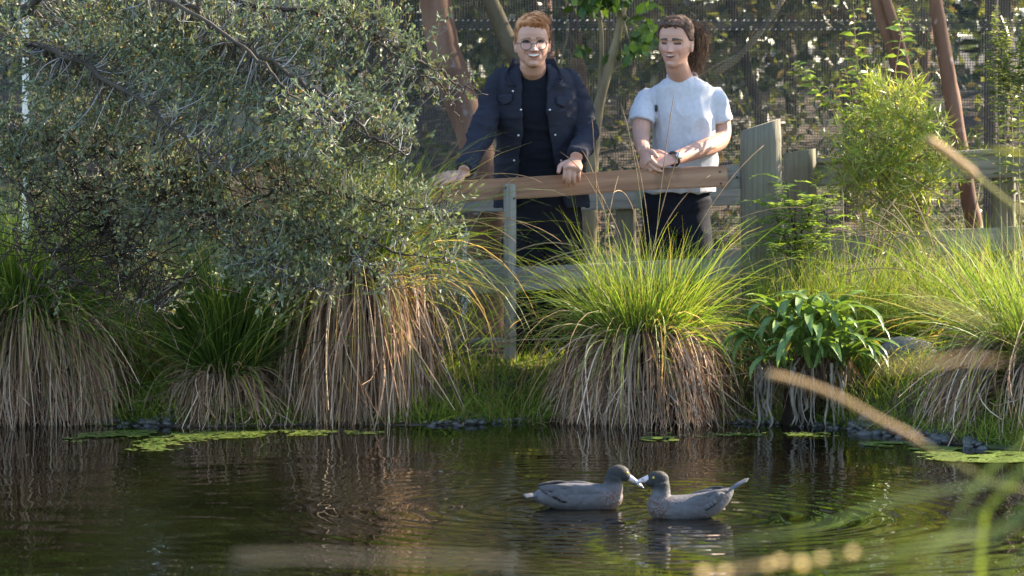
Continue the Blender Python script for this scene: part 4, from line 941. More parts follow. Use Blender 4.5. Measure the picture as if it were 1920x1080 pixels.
for grp, (px, n_) in enumerate(((1432, 8), (1448, 4), (1492, 7), (1508, 7), (1528, 3), (1565, 6), (1582, 5))):
    for k in range(n_):
        x0 = P(px + r.normal() * 5, 0, 12.3)[0]; y0 = sy - .07 - .05 * r.random(); z1 = sz0 + .025 * r.normal() - .005; y0 = y0 + .01; zb = -.01 + .03 * r.random() if k < 3 else .02 + .14 * r.random()
        m = [(x0 + r.normal() * .0075 + .006 * (1 - t) * ((k % 3) - 1), y0 - .012 * r.random(), z1 + (zb - z1) * t) for t in (0, .3, .6, .85, 1)]
        v, f = tube(m, np.array([.007, .0065, .0055, .005, .0015]) * r.uniform(.35, 1.35), 7, 16, rough=.55, seed=grp * 9 + k); MB().add(v, f).build('root', M['root'], plant)
def strap(name, L_, w, arch, twist, seed):
    n = 10; t = np.linspace(0, 1, n); ang = np.cumsum(np.concatenate([[math.radians(78)], np.full(n - 1, -arch / (n - 1))])) ; st = L_ / (n - 1)
    x = np.concatenate([[0], np.cumsum(np.cos(ang[:-1]) * st)]); z = np.concatenate([[0], np.cumsum(np.sin(ang[:-1]) * st)])
    ww = w * 1.08 * np.interp(t, [0, .12, .45, .8, 1], [.35, .5, 1, .72, .03]); rows = []
    for k, (u, fold) in enumerate(((-.5, .18), (-.25, .07), (0, 0), (.25, .07), (.5, .18))):
        nx, nz = -np.sin(ang), np.cos(ang)
        rows.append(np.stack([x + nx * ww * fold, u * ww * math.cos(twist) + .006 * np.sin(t * 9 + seed) * abs(u), z + nz * ww * fold + u * ww * math.sin(twist) * t], -1))
    v = np.array(rows).transpose(1, 0, 2).reshape(-1, 3); i = np.arange(n - 1)[:, None]; j = np.arange(4)[None]
    f = np.stack([i * 5 + j, i * 5 + j + 1, (i + 1) * 5 + j + 1, (i + 1) * 5 + j], -1).reshape(-1, 4)
    return v, f, np.repeat(t, 5), np.tile([0, 0, 1, 0, 0], n)
SM = []
for k, (L_, w, arch, tw, cb) in enumerate([(.24, .038, 2.0, .1, 0), (.21, .034, 1.6, -.25, 1), (.27, .036, 2.5, .2, 0), (.18, .032, 1.3, .3, 1), (.25, .034, 2.9, -.1, 0), (.20, .03, 2.4, .1, 2), (.15, .034, 1.1, -.1, 1)]):
    v, f, t, mid = strap('leaf', L_, w, arch, tw, k)
    c0 = np.array([(.11, .17, .048), (.145, .205, .055), (.115, .17, .04)][cb]); col = c0[None] * (.85 + .30 * t[:, None]) * (1 + .35 * mid[:, None])
    if cb == 2: col = col * (1 - sstep(.35, .8, t)[:, None]) + np.array([.28, .20, .04]) * sstep(.35, .8, t)[:, None]
    me = MB().add(v, f, col).mesh('leaf'); me.materials.append(M['bigleaf']); SM.append(me)
heads = [(1445, 648, -.03), (1478, 632, -.06), (1515, 640, -.08), (1548, 630, -.06), (1582, 645, -.04), (1500, 660, -.11), (1550, 664, -.11), (1530, 610, .02), (1470, 612, .02), (1500, 600, .03), (1432, 678, -.06), (1592, 676, -.06), (1470, 690, -.10), (1530, 690, -.12), (1575, 690, -.09), (1560, 612, .0)]
for hk, (px, py, dy) in enumerate(heads):
    hp = P(px, py, sy + dy)
    for k in range(9):
        o = bpy.data.objects.new('leaf', SM[int(r.choice(7, p=[.2, .16, .2, .12, .16, .09, .07]))]); COL.objects.link(o); o.parent = plant
        az = k * 2.4 + hk + r.normal() * .3; out = math.atan2(-.5, (px - 1515) / 70) if r.random() < .35 else az
        o.location = Vector(hp + r.normal(size=3) * .01) - Vector((sx, sy, 0)); o.rotation_euler = (r.normal() * .12, r.normal() * .25 + .1, out); s = r.uniform(.75, 1.22); o.scale = (s, s, s)

# ------------------------------------------------------------------ people
from mathutils.bvhtree import BVHTree
M['skin'] = attr_mat('skin', 0.48, 0.4, sss=0.12, bump=0.05, bscale=300)
M['hair'] = attr_mat('hair', 0.7, 0.12, bump=0.3, bscale=400)
M['cloth'] = attr_mat('cotton_cloth', 0.9, 0.15, bump=0.25, bscale=900, sheen=0.0, vary=0.07, vscale=60)
M['metal'] = plain('snap_metal', (0.55, 0.54, 0.52), 0.3, 0.5, 0.9)
M['black'] = plain('black_plastic', (0.012, 0.012, 0.014), 0.4, 0.5)
M['white'] = plain('watch_face_white', (0.7, 0.72, 0.75), 0.3, 0.5)
M['teeth'] = plain('teeth', (0.68, 0.64, 0.56), 0.3, 0.5)
M['eye'] = attr_mat('eye', 0.15, 0.5)
M['wireframe'] = plain('thin_metal_frame', (0.06, 0.045, 0.04), 0.35, 0.5, 0.6)

HZ = np.array([-.113, -.106, -.094, -.078, -.060, -.04, -.02, 0, .02, .04, .06, .078, .092, .102, .107])
HW = np.array([.013, .029, .041, .0505, .059, .066, .0700, .0712, .0715, .0712, .0690, .0620, .0490, .031, .008])
HF = np.array([.062, .080, .0865, .0885, .0895, .0905, .0905, .088, .0895, .0905, .087, .076, .057, .034, .008])
HB = np.array([-.012, .0, .018, .042, .062, .076, .085, .091, .096, .0985, .097, .088, .070, .043, .010])
def hw(z, f): return np.interp(z, HZ, HW) * (1 + f.get('jaw', 0) * np.exp(-((z + .072) / .035) ** 2))
def face_dy(x, z, f):
    g = lambda cx, cz, sx_, sz_: np.exp(-((x - cx) / sx_) ** 2 - ((z - cz) / sz_) ** 2)
    nose = np.clip((.006 - z) / .040, 0, 1) * np.where(z > -.034, 1, np.exp(-((z + .034) / .0055) ** 2))
    d = .027 * nose ** 1.1 * np.exp(-(x / (.0075 + .0065 * nose)) ** 2)
    d += .0045 * (g(.0125, -.036, .006, .006) + g(-.0125, -.036, .006, .006))          # nostril wings
    d -= .0100 * (g(.032, .001, .016, .012) + g(-.032, .001, .016, .012))               # sockets
    d += .004 * (g(.030, .0165, .02, .006) + g(-.030, .0165, .02, .006))               # brows
    d += f['cheek'] * (g(.037, -.030, .017, .015) + g(-.037, -.030, .017, .015))
    d -= .0050 * (g(.036, -.054, .006, .018) + g(-.036, -.056, .006, .018))            # smile folds
    d += .0048 * np.exp(-(x / .026) ** 2) * np.exp(-((z + .060) / .015) ** 2)           # lips
    d += .007 * g(0, -.098, .02, .013) - .004 * g(0, -.080, .02, .006)                  # chin
    zm = f['mz'] + f['curve'] * x * x; op = f['mh'] * np.clip(1 - (x / f['mw']) ** 2, 0, 1)
    d -= .016 * (np.abs(z - zm) < op) * (np.abs(x) < f['mw'])
    for s in (-1, 1):
        e = np.abs(z - f['ez'] - f['earc'] * (1 - ((x - s * .032) / .0145) ** 2)) < f['eh'] * np.sqrt(np.clip(1 - ((x - s * .032) / .0145) ** 2, 0, 1))
        d -= .010 * e
    return d
def front_y(x, z, f, feat=True):
    w = hw(z, f); y = np.interp(z, HZ, HF) * np.sqrt(np.clip(1 - (x / w) ** 2, 0, 1)) ** .85
    f2 = dict(f); f2['mh'] = -1; f2['eh'] = -1
    return y + (face_dy(x, z, f2) if feat else 0)
def head_grid(f, nz=110, na=128):
    u = np.linspace(0, 1, nz); z = np.interp(u, np.linspace(0, 1, len(HZ)), HZ)
    z = -.113 + (.107 + .113) * (.5 - .5 * np.cos(u * math.pi)) ** 1.0
    a = np.arange(na) / na * 2 * math.pi; Z = np.repeat(z[:, None], na, 1)
    w = hw(Z, f); fr = np.interp(Z, HZ, HF); bk = np.interp(Z, HZ, HB)
    cx, cy = np.sin(a)[None], np.cos(a)[None]
    ex = lambda v, p: np.sign(v) * np.abs(v) ** p
    x = w * ex(cx, .92); y = np.where(cy > 0, fr * ex(np.abs(cy), .85), -bk * np.abs(cy) ** .9)
    y = y + np.where(cy > 0, face_dy(x, Z, f), 0) * sstep(0, .35, cy + 0 * x)
    v = np.stack([x, y, Z], -1).reshape(-1, 3); fc = [ring_faces(nz, na)]
    j = np.arange(na); v = np.concatenate([v, [[0, .03, -.114], [0, 0, .1075]]])
    fc += [np.stack([np.full(na, nz * na), (j + 1) % na, j], -1), np.stack([np.full(na, nz * na + 1), (nz - 1) * na + j, (nz - 1) * na + (j + 1) % na], -1)]
    return v, fc

def head_frame(c, yaw, pitch, roll, s):
    R = np.array(Matrix.Rotation(yaw, 3, 'Z') @ Matrix.Rotation(pitch, 3, 'X') @ Matrix.Rotation(roll, 3, 'Y'))
    c = np.array(c); flip = np.array([1, -1, 1])
    return (lambda l: c + s * (np.asarray(l) * flip) @ R.T), (lambda w: ((np.asarray(w) - c) @ R / s) * flip)

def ellipsoid(c, r, n=12, R=None):
    u = np.linspace(0, math.pi, n)[:, None]; a = (np.arange(2 * n) / (2 * n) * 2 * math.pi)[None]
    v = np.stack([np.sin(u) * np.cos(a), np.sin(u) * np.sin(a), np.cos(u) + 0 * a], -1) * np.array(r)
    v = v.reshape(-1, 3)
    if R is not None: v = v @ np.array(R).T
    return v + np.array(c), [ring_faces(n, 2 * n)]

def loft(rings, seg=56, n=40, ex=.9, open_=None):
    """Stacked horizontal superellipse rings: (centre, half width, half depth)."""
    c = catmull([r[0] for r in rings], n); t = np.linspace(0, 1, len(rings)); tt = np.linspace(0, 1, n)
    w = np.interp(tt, t, [r[1] for r in rings]); d = np.interp(tt, t, [r[2] for r in rings])
    for k in range(3):
        w[1:-1] = (w[:-2] + 2 * w[1:-1] + w[2:]) / 4; d[1:-1] = (d[:-2] + 2 * d[1:-1] + d[2:]) / 4
    e = lambda v: np.sign(v) * np.abs(v) ** ex
    if open_ is None:
        a = np.arange(seg) / seg * 2 * math.pi
        v = np.stack([c[:, None, 0] + w[:, None] * e(np.sin(a))[None], c[:, None, 1] - d[:, None] * e(np.cos(a))[None], c[:, None, 2] + 0 * a[None]], -1).reshape(-1, 3)
        j = np.arange(seg); v = np.concatenate([v, c[:1], c[-1:]])
        return v, [ring_faces(n, seg), np.stack([np.full(seg, n * seg), (j + 1) % seg, j], -1), np.stack([np.full(seg, n * seg + 1), (n - 1) * seg + j, (n - 1) * seg + (j + 1) % seg], -1)]
    # open in front: a closed shell with thickness, between the two front edges
    lo, hi = open_; V = []
    pl, pr = np.interp(tt, np.linspace(0, 1, len(lo)), lo), np.interp(tt, np.linspace(0, 1, len(hi)), hi)
    u = np.linspace(0, 1, seg)[None]; a = pr[:, None] + u * (2 * math.pi - pl[:, None] - pr[:, None])
    fl = 1 + .08 * np.exp(-((u - 0) / .06) ** 2) + .08 * np.exp(-((u - 1) / .06) ** 2)
    for k in (1.0, 0.0):
        W_ = w[:, None] - (1 - k) * .012; D_ = (d[:, None] - (1 - k) * .012) * fl
        V.append(np.stack([c[:, None, 0] + W_ * e(np.sin(a)), c[:, None, 1] - D_ * e(np.cos(a)), c[:, None, 2] + 0 * a], -1))
    ring = np.concatenate([V[0], V[1][:, ::-1]], 1); s2 = seg * 2
    v = ring.reshape(-1, 3); f = [ring_faces(n, s2)]; i = np.arange(seg - 1)
    f.append(np.stack([i, s2 - 1 - i, s2 - 2 - i, i + 1], -1)); b0 = (n - 1) * s2
    f.append(np.stack([b0 + i, b0 + i + 1, b0 + s2 - 2 - i, b0 + s2 - 1 - i], -1))
    return v, f

def hand(w, d, nrm_, thumb, curls, k=1.0, spread=.10, tcurl=.5, fs=(.9, 1, .95, .78)):
    """Palm, four unequal fingers bent at the knuckles, and a thumb leaving the side of the palm. thumb = direction of the thumb side."""
    d = norm(np.array(d, float)); n = np.array(nrm_, float); n = norm(n - d * n.dot(d)); s = np.cross(d, n); s = s if s.dot(thumb) > 0 else -s
    w = np.array(w, float); out = []
    pl = .082 * k
    out.append(tube([w - d * .03 * k, w, w + d * pl * .45, w + d * pl * .85, w + d * pl * 1.02], np.array([.025, .029, .040, .041, .034]) * k, 16, 14, flat=.42, up=n))
    for i in range(4):
        off = (1.5 - i) * .0192 * k; base = w + d * (pl * .86 - (.004 * k if i in (0, 2) else .011 * k if i == 3 else 0)) + s * off
        dd = d + s * (1.5 - i) * spread; dd = norm(dd); p = [base - dd * .012 * k, base]; th = 0
        c = curls[i] if hasattr(curls[0], '__len__') else curls
        for q in range(3):
            th += c[q]; L_ = (.043, .027, .021)[q] * fs[i] * k
            v = dd * math.cos(th) - n * math.sin(th); p.append(p[-1] + v * L_)
        out.append(tube(p, np.array([.0098, .0098, .0088, .0078, .0058]) * k * (.9 if i == 3 else 1), 9, 16))
    b = w + d * .018 * k + s * .026 * k; td = norm(d * .75 + s * .75 - n * .1); t2 = norm(d * .9 + s * (.5 - tcurl) - n * tcurl * .6)
    out.append(tube([b - td * .012 * k, b, b + td * .036 * k, b + td * .036 * k + t2 * .03 * k, b + td * .036 * k + t2 * .05 * k], np.array([.013, .0145, .0115, .0098, .007]) * k, 9, 14))
    return out

def folds(me, amp, freq, seed, mask=None):
    v = co(me); n = nrm(me); w = v + .05 * (np.stack([vnoise(v * 7, seed + q) for q in range(3)], -1) - .5)
    a = vnoise(w * np.array(freq), seed + 5); b = vnoise(w * np.array(freq) * 2.1, seed + 6)
    h = (1 - np.abs(2 * a - 1)) ** 2 * 1.0 + .4 * (1 - np.abs(2 * b - 1)) ** 2 - .45
    if mask is not None: h = h * mask(v)
    put(me, v + n * (amp * h)[:, None])

def bvh_of(ob):
    o = np.array(root_loc(ob)); me = ob.data; v = co(me) + o
    return BVHTree.FromPolygons([tuple(q) for q in v], [tuple(p.vertices) for p in me.polygons])
def hit(bvh, px, py):
    q = P(px, py, 20.0); o = np.array([0, 0, CAMH]); r = bvh.ray_cast(Vector(o), Vector(q - o))
    return (np.array(r[0]), np.array(r[1])) if r[0] is not None else (P(px, py, 13.3), np.array([0, -1, 0]))

def person(label, S):
    g = thing('person', label, 'person', S['base'])
    f = S['face']; toW, toL = head_frame(*S['head'])
    b = MB()
    v, fc = head_grid(f); b.add(toW(v), fc)
    for s in (-1, 1):                                              # ears
        v, fc = ellipsoid((s * .074, -.006, -.022), (.006, .014, .025)); v[:, 0] += s * .004 * np.clip((.004 - v[:, 1]) / .02, 0, 1); b.add(toW(v), fc)
        v, fc = tube([[s * .072, .010, -.008], [s * .078, .002, .004], [s * .082, -.010, .002], [s * .081, -.016, -.012], [s * .076, -.010, -.030], [s * .071, .004, -.044]], np.array([.0025, .0032, .0034, .0033, .0034, .0034]), 7, 16); b.add(toW(v), fc)
    nk = [toW([0, -.030, .0]), toW([0, -.020, -.05]), toW([0, -.010, -.10])] + [np.array(q) for q in S['neck']]
    b.add(*tube(nk, S['neck_r'], 20, 16, up=(0, 1, 0)))
    b.add(*loft([(c, w - .02, d - .02) for c, w, d in S['torso']]))
    for arm in S['arms']: b.add(*tube(arm['p'], arm['r'], 14, 22))
    for h in S['hands']:
        for v, fc in hand(**h): b.add(v, fc)
    for leg in S['legs']: b.add(*tube(leg, [.075, .07, .05, .045, .036], 14, 18))
    me = remesh(b, .0029, 1, .4)
    v = co(me); l = toL(v)                                         # finer mesh over the face, features put back crisply
    bm = bmesh.new(); bm.from_mesh(me); bm.verts.ensure_lookup_table()
    inf = (l[:, 1] > .035) & (np.abs(l[:, 0]) < .064) & (l[:, 2] > -.104) & (l[:, 2] < .075)
    es = [e for e in bm.edges if inf[e.verts[0].index] and inf[e.verts[1].index]]
    bmesh.ops.subdivide_edges(bm, edges=es, cuts=2, use_grid_fill=True); bm.to_mesh(me); bm.free()
    v = co(me); l = toL(v); x, y, z = l.T
    k = sstep(.058, .050, np.abs(x)) * sstep(-.100, -.092, z) * sstep(.072, .060, z) * (y > .035)
    yt = front_y(x, z, f, False) + face_dy(x, z, f); near = np.abs(yt - y) < .022
    l[:, 1] = y + (yt - y) * k * near; v = toW(l); put(me, v); x, y, z = l.T
    col = np.tile(np.array(S['skin']), (len(v), 1)); base = col.copy()
    def mixc(m_, c, k=1.0):
        nonlocal col; m_ = (np.clip(m_, 0, 1) * k)[:, None]; col = col * (1 - m_) + np.array(c) * m_
    fr = (y > .03) & (z < .09) & (z > -.12) & (np.abs(x) < .075)
    gs = lambda cx, cz, sx_, sz_: np.exp(-((x - cx) / sx_) ** 2 - ((z - cz) / sz_) ** 2) * fr
    mixc(gs(.038, -.032, .022, .02) + gs(-.038, -.032, .022, .02) + .8 * gs(0, -.036, .013, .012), (.42, .17, .12), .5)
    zm = f['mz'] + f['curve'] * x * x; op = f['mh'] * np.clip(1 - (x / f['mw']) ** 2, 0, 1)
    lip = (np.abs(z - zm) < op + .0052 * np.sqrt(np.clip(1 - (x / (f['mw'] + .004)) ** 2, 0, 1))) & fr & (np.abs(x) < f['mw'] + .004)
    mixc(lip.astype(float), S['lip'], .75)
    mixc(((np.abs(z - zm) < op - .0004) & fr & (np.abs(x) < f['mw'] - .001)).astype(float), (.045, .016, .014))
    for s in (-1, 1):
        q = (x - s * .032) / .0155; lid = f['ez'] + f['earc'] * (1 - q ** 2) + f['eh'] * np.sqrt(np.clip(1 - q ** 2, 0, 1))
        mixc((np.abs(z - lid - .0003) < f['lt']) * (np.abs(q) < 1) * fr, (.035, .02, .014), .95)              # lashes and lid line
        if f['eh'] > 0: mixc((np.abs(z - lid + 2 * f['eh']) < .0012) * (np.abs(q) < 1) * fr, (.22, .11, .08), .5)
        bq = (x - s * .032) / .021; bz = f['bz'] + .004 * (1 - bq ** 2) - .002 * bq * s
        mixc((np.abs(z - bz) < f['bt'] * (1.1 - .5 * np.clip(bq * s, -1, 1))) * (np.abs(bq) < 1) * fr, S['brow'], f['bk'])
        mixc(gs(s * .0075, -.0415, .0028, .0016), (.12, .05, .04), .6)
        mixc(np.exp(-((x - s * (.026 + .16 * (-.036 - z))) / .0022) ** 2) * fr * (z < -.034) * (z > -.066), (.36, .19, .15), .45)
        mixc(gs(s * .032, -.009, .014, .004), (.36, .19, .15), .4)
    link_mesh(me, 'body', M['skin'], g, np.clip(col, 0, 1))
    # teeth, eyes
    if f['teeth']:
        xx = np.linspace(-f['mw'] * .84, f['mw'] * .84, 25); rows = []
        for t in (0, .5, 1.0):
            o_ = f['mh'] * np.clip(1 - (xx / f['mw']) ** 2, 0, 1); zt = f['mz'] + f['curve'] * xx ** 2 + o_ * (1 - t * f['teeth'])
            rows.append(toW(np.stack([xx, front_y(xx, zt, f) - .0022 + .0006 * np.abs(np.sin(xx * 400)), zt], -1)))
        v = np.array(rows).reshape(-1, 3); i = np.arange(2)[:, None]; j = np.arange(24)[None]
        MB().add(v, np.stack([i * 25 + j, i * 25 + j + 1, (i + 1) * 25 + j + 1, (i + 1) * 25 + j], -1).reshape(-1, 4)).build('teeth', M['teeth'], g)
    if f['eh'] > .002:
        for s in (-1, 1):
            c = np.array([s * .032, 0, f['ez'] + f['earc'] * .5]); c[1] = front_y(c[0], c[2], f) - .0125 - .0012
            v, fc = ellipsoid(c, (.0125,) * 3, 16); dx = np.hypot(v[:, 0] - c[0] - f['gaze'][0], v[:, 2] - c[2] - f['gaze'][1])
            col = np.where((dx < .0022)[:, None], (.01, .01, .01), np.where((dx < .0078)[:, None], (.035, .04, .045), (.12, .105, .10)))
            MB().add(toW(v), fc, col).build('eye', M['eye'], g)
    return g, toW, toL

def cap_hair(g, toW, mask, thick, cols, seed, noise=(60, 60, 25), amp=.004, name='hair'):
    """A shell over the skull that shows only where the hair grows."""
    F0 = dict(cheek=0, mz=-.06, curve=6, mh=-1, mw=.02, ez=0, earc=0, eh=-1)
    v, fc = head_grid(F0, 120, 160); r = np.linalg.norm(v - [0, -.005, .02], axis=1, keepdims=True); n = (v - [0, -.005, .02]) / r
    az = np.arctan2(v[:, 0], v[:, 1]); m_ = mask(v, az); t = thick(v, az)
    s = vnoise(v * np.array(noise), seed); s2 = vnoise(v * np.array(noise) * 2.3, seed + 1)
    off = (t + amp * (s - .5) * 2 + amp * .6 * (s2 - .5)) * m_ - .012 * (1 - m_)
    v2 = v + n * off[:, None]; k = np.clip(.5 + (s - .5) * 1.6 + (s2 - .5) * .8, 0, 1)[:, None]
    c = np.array(cols[0]) * (1 - k) + np.array(cols[1]) * k
    return MB().add(toW(v2), fc, c).build(name, M['hair'], g)

# ---- the red-haired person in the dark jacket
NAVY, INK = (.021, .022, .032), (.009, .010, .015)
rail = lambda px: P(px, 337 - (px - 850) * .055, 13.08)
AL = [P(938, 154, 13.37), P(918, 205, 13.33), P(899, 256, 13.28), P(884, 292, 13.19), P(870, 322, 13.105)]
AR = [P(1071, 155, 13.39), P(1088, 205, 13.40), P(1098, 250, 13.36), P(1091, 276, 13.25), P(1080, 296, 13.12)]
TA = [(P(1000, 137, 13.35), .064, .062), (P(1001, 139, 13.36), .110, .08), (P(1002, 147, 13.37), .150, .096), (P(1003, 176, 13.38), .165, .112), (P(1004, 212, 13.39), .165, .124), (P(1006, 252, 13.42), .152, .118), (P(1008, 292, 13.45), .155, .12), (P(1012, 332, 13.48), .168, .125), (P(1016, 388, 13.5), .178, .13)]
fb = gz(.1, 13.5) + .03
SA = dict(base=(.1, 13.5, fb), head=(P(998, 79, 13.26), .06, .05, -.03, .935), skin=(.43, .232, .160), lip=(.40, .13, .10), brow=(.17, .08, .045),
          face=dict(jaw=.10, cheek=.0075, mz=-.0605, curve=11.0, mh=.0090, mw=.0305, ez=.0, earc=.0026, eh=.0038, bz=.0170, bt=.0034, bk=.9, lt=.0033, teeth=.93, gaze=(.001, -.001)),
          neck=[P(1000, 140, 13.345), P(1002, 165, 13.38)], neck_r=[.048, .052, .054, .060, .085], torso=TA,
          arms=[dict(p=AL, r=[.045, .042, .038, .032, .026]), dict(p=AR, r=[.045, .042, .038, .032, .026])],
          hands=[dict(w=P(866, 326, 13.10), d=P(818, 336, 13.03) - P(866, 326, 13.10), nrm_=(0, -.45, .9), thumb=(0, -1, -.3), curls=(.12, .18, .12), spread=.13, tcurl=.75, k=.98),
                 dict(w=P(1077, 303, 13.115), d=(-.12, -.80, -.34), nrm_=(0, -.62, .78), thumb=(-1, 0, 0), curls=(.95, .85, .55), spread=.02, tcurl=.4, k=1.0)],
          legs=[[P(985, 400, 13.5), P(982, 480, 13.5), P(982, 560, 13.52), P(980, 650, 13.54), np.array([P(980, 700, 13.5)[0], 13.54, fb])], [P(1052, 400, 13.5), P(1054, 480, 13.5), P(1048, 560, 13.52), P(1040, 650, 13.54), np.array([P(1036, 700, 13.5)[0], 13.54, fb])]])
ga, toW, toL = person('smiling person with short ginger hair, round glasses and dark navy jacket leaning on the rail', SA)
def mA(v, az):
    a = np.abs(az); hl = np.interp(a, [0, .55, .80, 1.0, 1.22, 1.40, 1.62, 2.0, math.pi], [.069, .068, .060, .038, .010, .004, .016, -.045, -.07])
    hl = hl + .010 * np.clip(-v[:, 0] / .05, -1, 1) * (a < .9) * 0.6 + .010 * (vnoise(np.stack([az * 9, az * 0, az * 0], -1), 66) - .5)
    return sstep(hl - .006, hl + .010, v[:, 2])
def tA(v, az):
    top = sstep(.045, .10, v[:, 2]); fr = np.clip(v[:, 1] / .07, 0, 1)
    return .0045 + .011 * top + .014 * fr * sstep(.05, .085, v[:, 2]) * np.exp(-((v[:, 0] - .008) / .05) ** 2)
cap_hair(ga, toW, mA, tA, ((.20, .070, .026), (.50, .24, .115)), 61, (38, 90, 70), .0045)
r = np.random.default_rng(62); b = MB()                          # swept fringe locks
for k in range(520):
    x0 = r.uniform(-.055, -.012); y0 = r.uniform(-.05, .068); z0 = .112 + .006 * r.random() - 1.6 * x0 * x0 * 3 - max(0, y0 - .03) * .55
    L_ = r.uniform(.05, .095); p = np.array([[x0, y0, z0], [x0 + L_ * .35, y0 + .010, z0 + .016], [x0 + L_ * .75, y0 + .014, z0 + .010], [x0 + L_ * 1.1, y0 + .008, z0 - .018 - .02 * r.random()]]) + r.normal(size=(4, 3)) * .003
    v, fc = tube(toW(p), np.array([.0012, .0016, .0013, .0004]), 4, 9); c = np.array([(.22, .085, .034), (.42, .19, .085), (.60, .33, .18)][r.integers(0, 3)]) * r.uniform(.8, 1.15); b.add(v, fc, c)
for k in range(420):
    s = r.choice([-1, 1]); a0 = r.uniform(1.25, 2.9); z0 = r.uniform(.03, .09); rr_ = lambda z: np.interp(z, HZ, HW) + .009
    p = np.array([[s * math.sin(a0 + .12 * q) * rr_(z0 - .02 * q), math.cos(a0 + .12 * q) * (rr_(z0 - .02 * q) + .022), z0 - .02 * q] for q in range(4)])
    v, fc = tube(toW(p), np.array([.0007, .0013, .0011, .0004]), 4); b.add(v, fc, np.array([(.20, .085, .035), (.36, .17, .085)][r.integers(0, 2)]))
b.build('hair_lock', M['hair'], ga, True, 'stuff')
# glasses
gl = MB(); FA = SA['face']
for s in (-1, 1):
    a = np.linspace(0, 2 * math.pi, 29); x = s * .0345 + .0235 * np.cos(a); z = -.010 + .0225 * np.sin(a); y = .0985 - .9 * (np.abs(x) - .012).clip(0) ** 2 * 6
    gl.add(*tube(toW(np.stack([x, y, z], -1)), .0016, 6)); gl.add(*tube(toW([[s * .058, .090, -.004], [s * .068, .078, -.002], [s * .076, .02, .0], [s * .080, -.01, -.002]]), .0012, 6, 12))
gl.add(*tube(toW([[-.0115, .1005, -.006], [-.005, .105, -.002], [.005, .105, -.002], [.0115, .1005, -.006]]), .0011, 6, 10))
gl.build('glasses', M['wireframe'], ga)
# navy t-shirt under the jacket
b = MB(); b.add(*loft([(TA[0][0] + [0, 0, .012], .066, .066)] + [(c, w - .006, d - .004) for c, w, d in TA])); me = remesh(b, .005, 3); folds(me, .006, (9, 9, 14), 70)
ts = link_mesh(me, 't_shirt', M['cloth'], ga, np.tile(np.array([(.008, .009, .014)]), (len(me.vertices), 1)))
a = np.linspace(0, 2 * math.pi, 40); nb = TA[0][0]; MB().add(*tube(np.stack([nb[0] + .062 * np.sin(a), nb[1] - .066 * np.cos(a), nb[2] + .012 - .020 * np.cos(a) ** 1], -1), .0055, 8), INK).build('neck_band', M['cloth'], ts)
# jacket
b = MB()
JT = [(c + [0, .004, 0], w * 1.03 + .010 + (.012 if k > 5 else 0), d + .014) for k, (c, w, d) in enumerate(TA)]
JT[0] = (P(1000, 122, 13.36), .076, .074); JT[1] = (P(1001, 128, 13.365), .108, .084); JT[2] = (P(1002, 138, 13.37), .150, .10)
b.add(*loft(JT, 90, 50, open_=([.62, .50, .36, .30, .30, .36, .42, .50, .60], [.70, .50, .36, .26, .24, .30, .36, .42, .5])))
for A_ in (AL, AR):
    sh = np.array(A_[0]); inn = sh + (TA[2][0] - sh) * .35 + [0, 0, .0]
    end = A_[4] + (A_[3] - A_[4]) * .10
    b.add(*tube([inn + np.array([0, 0, .004]), sh, A_[1], A_[2], A_[3], end], [.042, .050, .050, .049, .045, .040], 22, 36))
me = remesh(b, .0042, 3)
def am(v):  # more creases along the sleeves
    d_ = np.minimum.reduce([np.linalg.norm(v - np.array(q), axis=1) for q in AL[1:] + AR[1:]]); return .6 + .9 * np.exp(-(d_ / .07) ** 2)
folds(me, .012, (10, 10, 20), 71, am)
v = co(me); k = vnoise(v * 9, 72)[:, None]
jk = link_mesh(me, 'jacket', M['cloth'], ga, np.array(NAVY) * (.85 + .35 * k))
bj = bvh_of(jk)
def pad(px0, py0, px1, py1, bv, thick, mat, nm, par, col, nx=9, ny=6, shape=lambda u, v_: v_):
    """A small cloth piece lying on the surface below it."""
    rows = []
    for j in range(ny):
        for i in range(nx):
            u, w = i / (nx - 1), j / (ny - 1); q, n = hit(bv, px0 + (px1 - px0) * u, py0 + (py1 - py0) * shape(u, w)); rows.append(q - np.array([0, 1, 0]) * .003)
    top = np.array(rows) - [0, thick, 0]; bot = np.array(rows) + [0, .004, 0]; v = np.concatenate([top, bot]); n_ = nx * ny
    i = np.arange(ny - 1)[:, None]; j = np.arange(nx - 1)[None]; q = np.stack([i * nx + j, i * nx + j + 1, (i + 1) * nx + j + 1, (i + 1) * nx + j], -1).reshape(-1, 4)
    ed = [k for k in range(nx)] + [nx * k + nx - 1 for k in range(1, ny)] + [nx * (ny - 1) + k for k in range(nx - 2, -1, -1)] + [nx * k for k in range(ny - 2, 0, -1)]
    ed = np.array(ed); e2 = np.roll(ed, -1); return MB().add(v, [q, q[:, ::-1] + n_, np.stack([ed, ed + n_, e2 + n_, e2], -1)], col).build(nm, M[mat], par)
vshape = lambda u, w: w * (.62 + .38 * (1 - abs(2 * u - 1)))
pad(934, 177, 960, 197, bj, .006, 'cloth', 'pocket_flap', jk, np.array(NAVY) * 1.15, shape=vshape)
pad(1043, 181, 1069, 202, bj, .006, 'cloth', 'pocket_flap', jk, np.array(NAVY) * 1.15, shape=vshape)
for (px, py) in ((962, 171), (977, 206), (972, 254), (964, 301), (1031, 206), (1041, 253), (1052, 301)):
    q, n = hit(bj, px, py); v, fc = ellipsoid(q - np.array([0, .002, 0]), (.0048, .0032, .0048), 8); MB().add(v, fc).build('snap', M['metal'], jk)
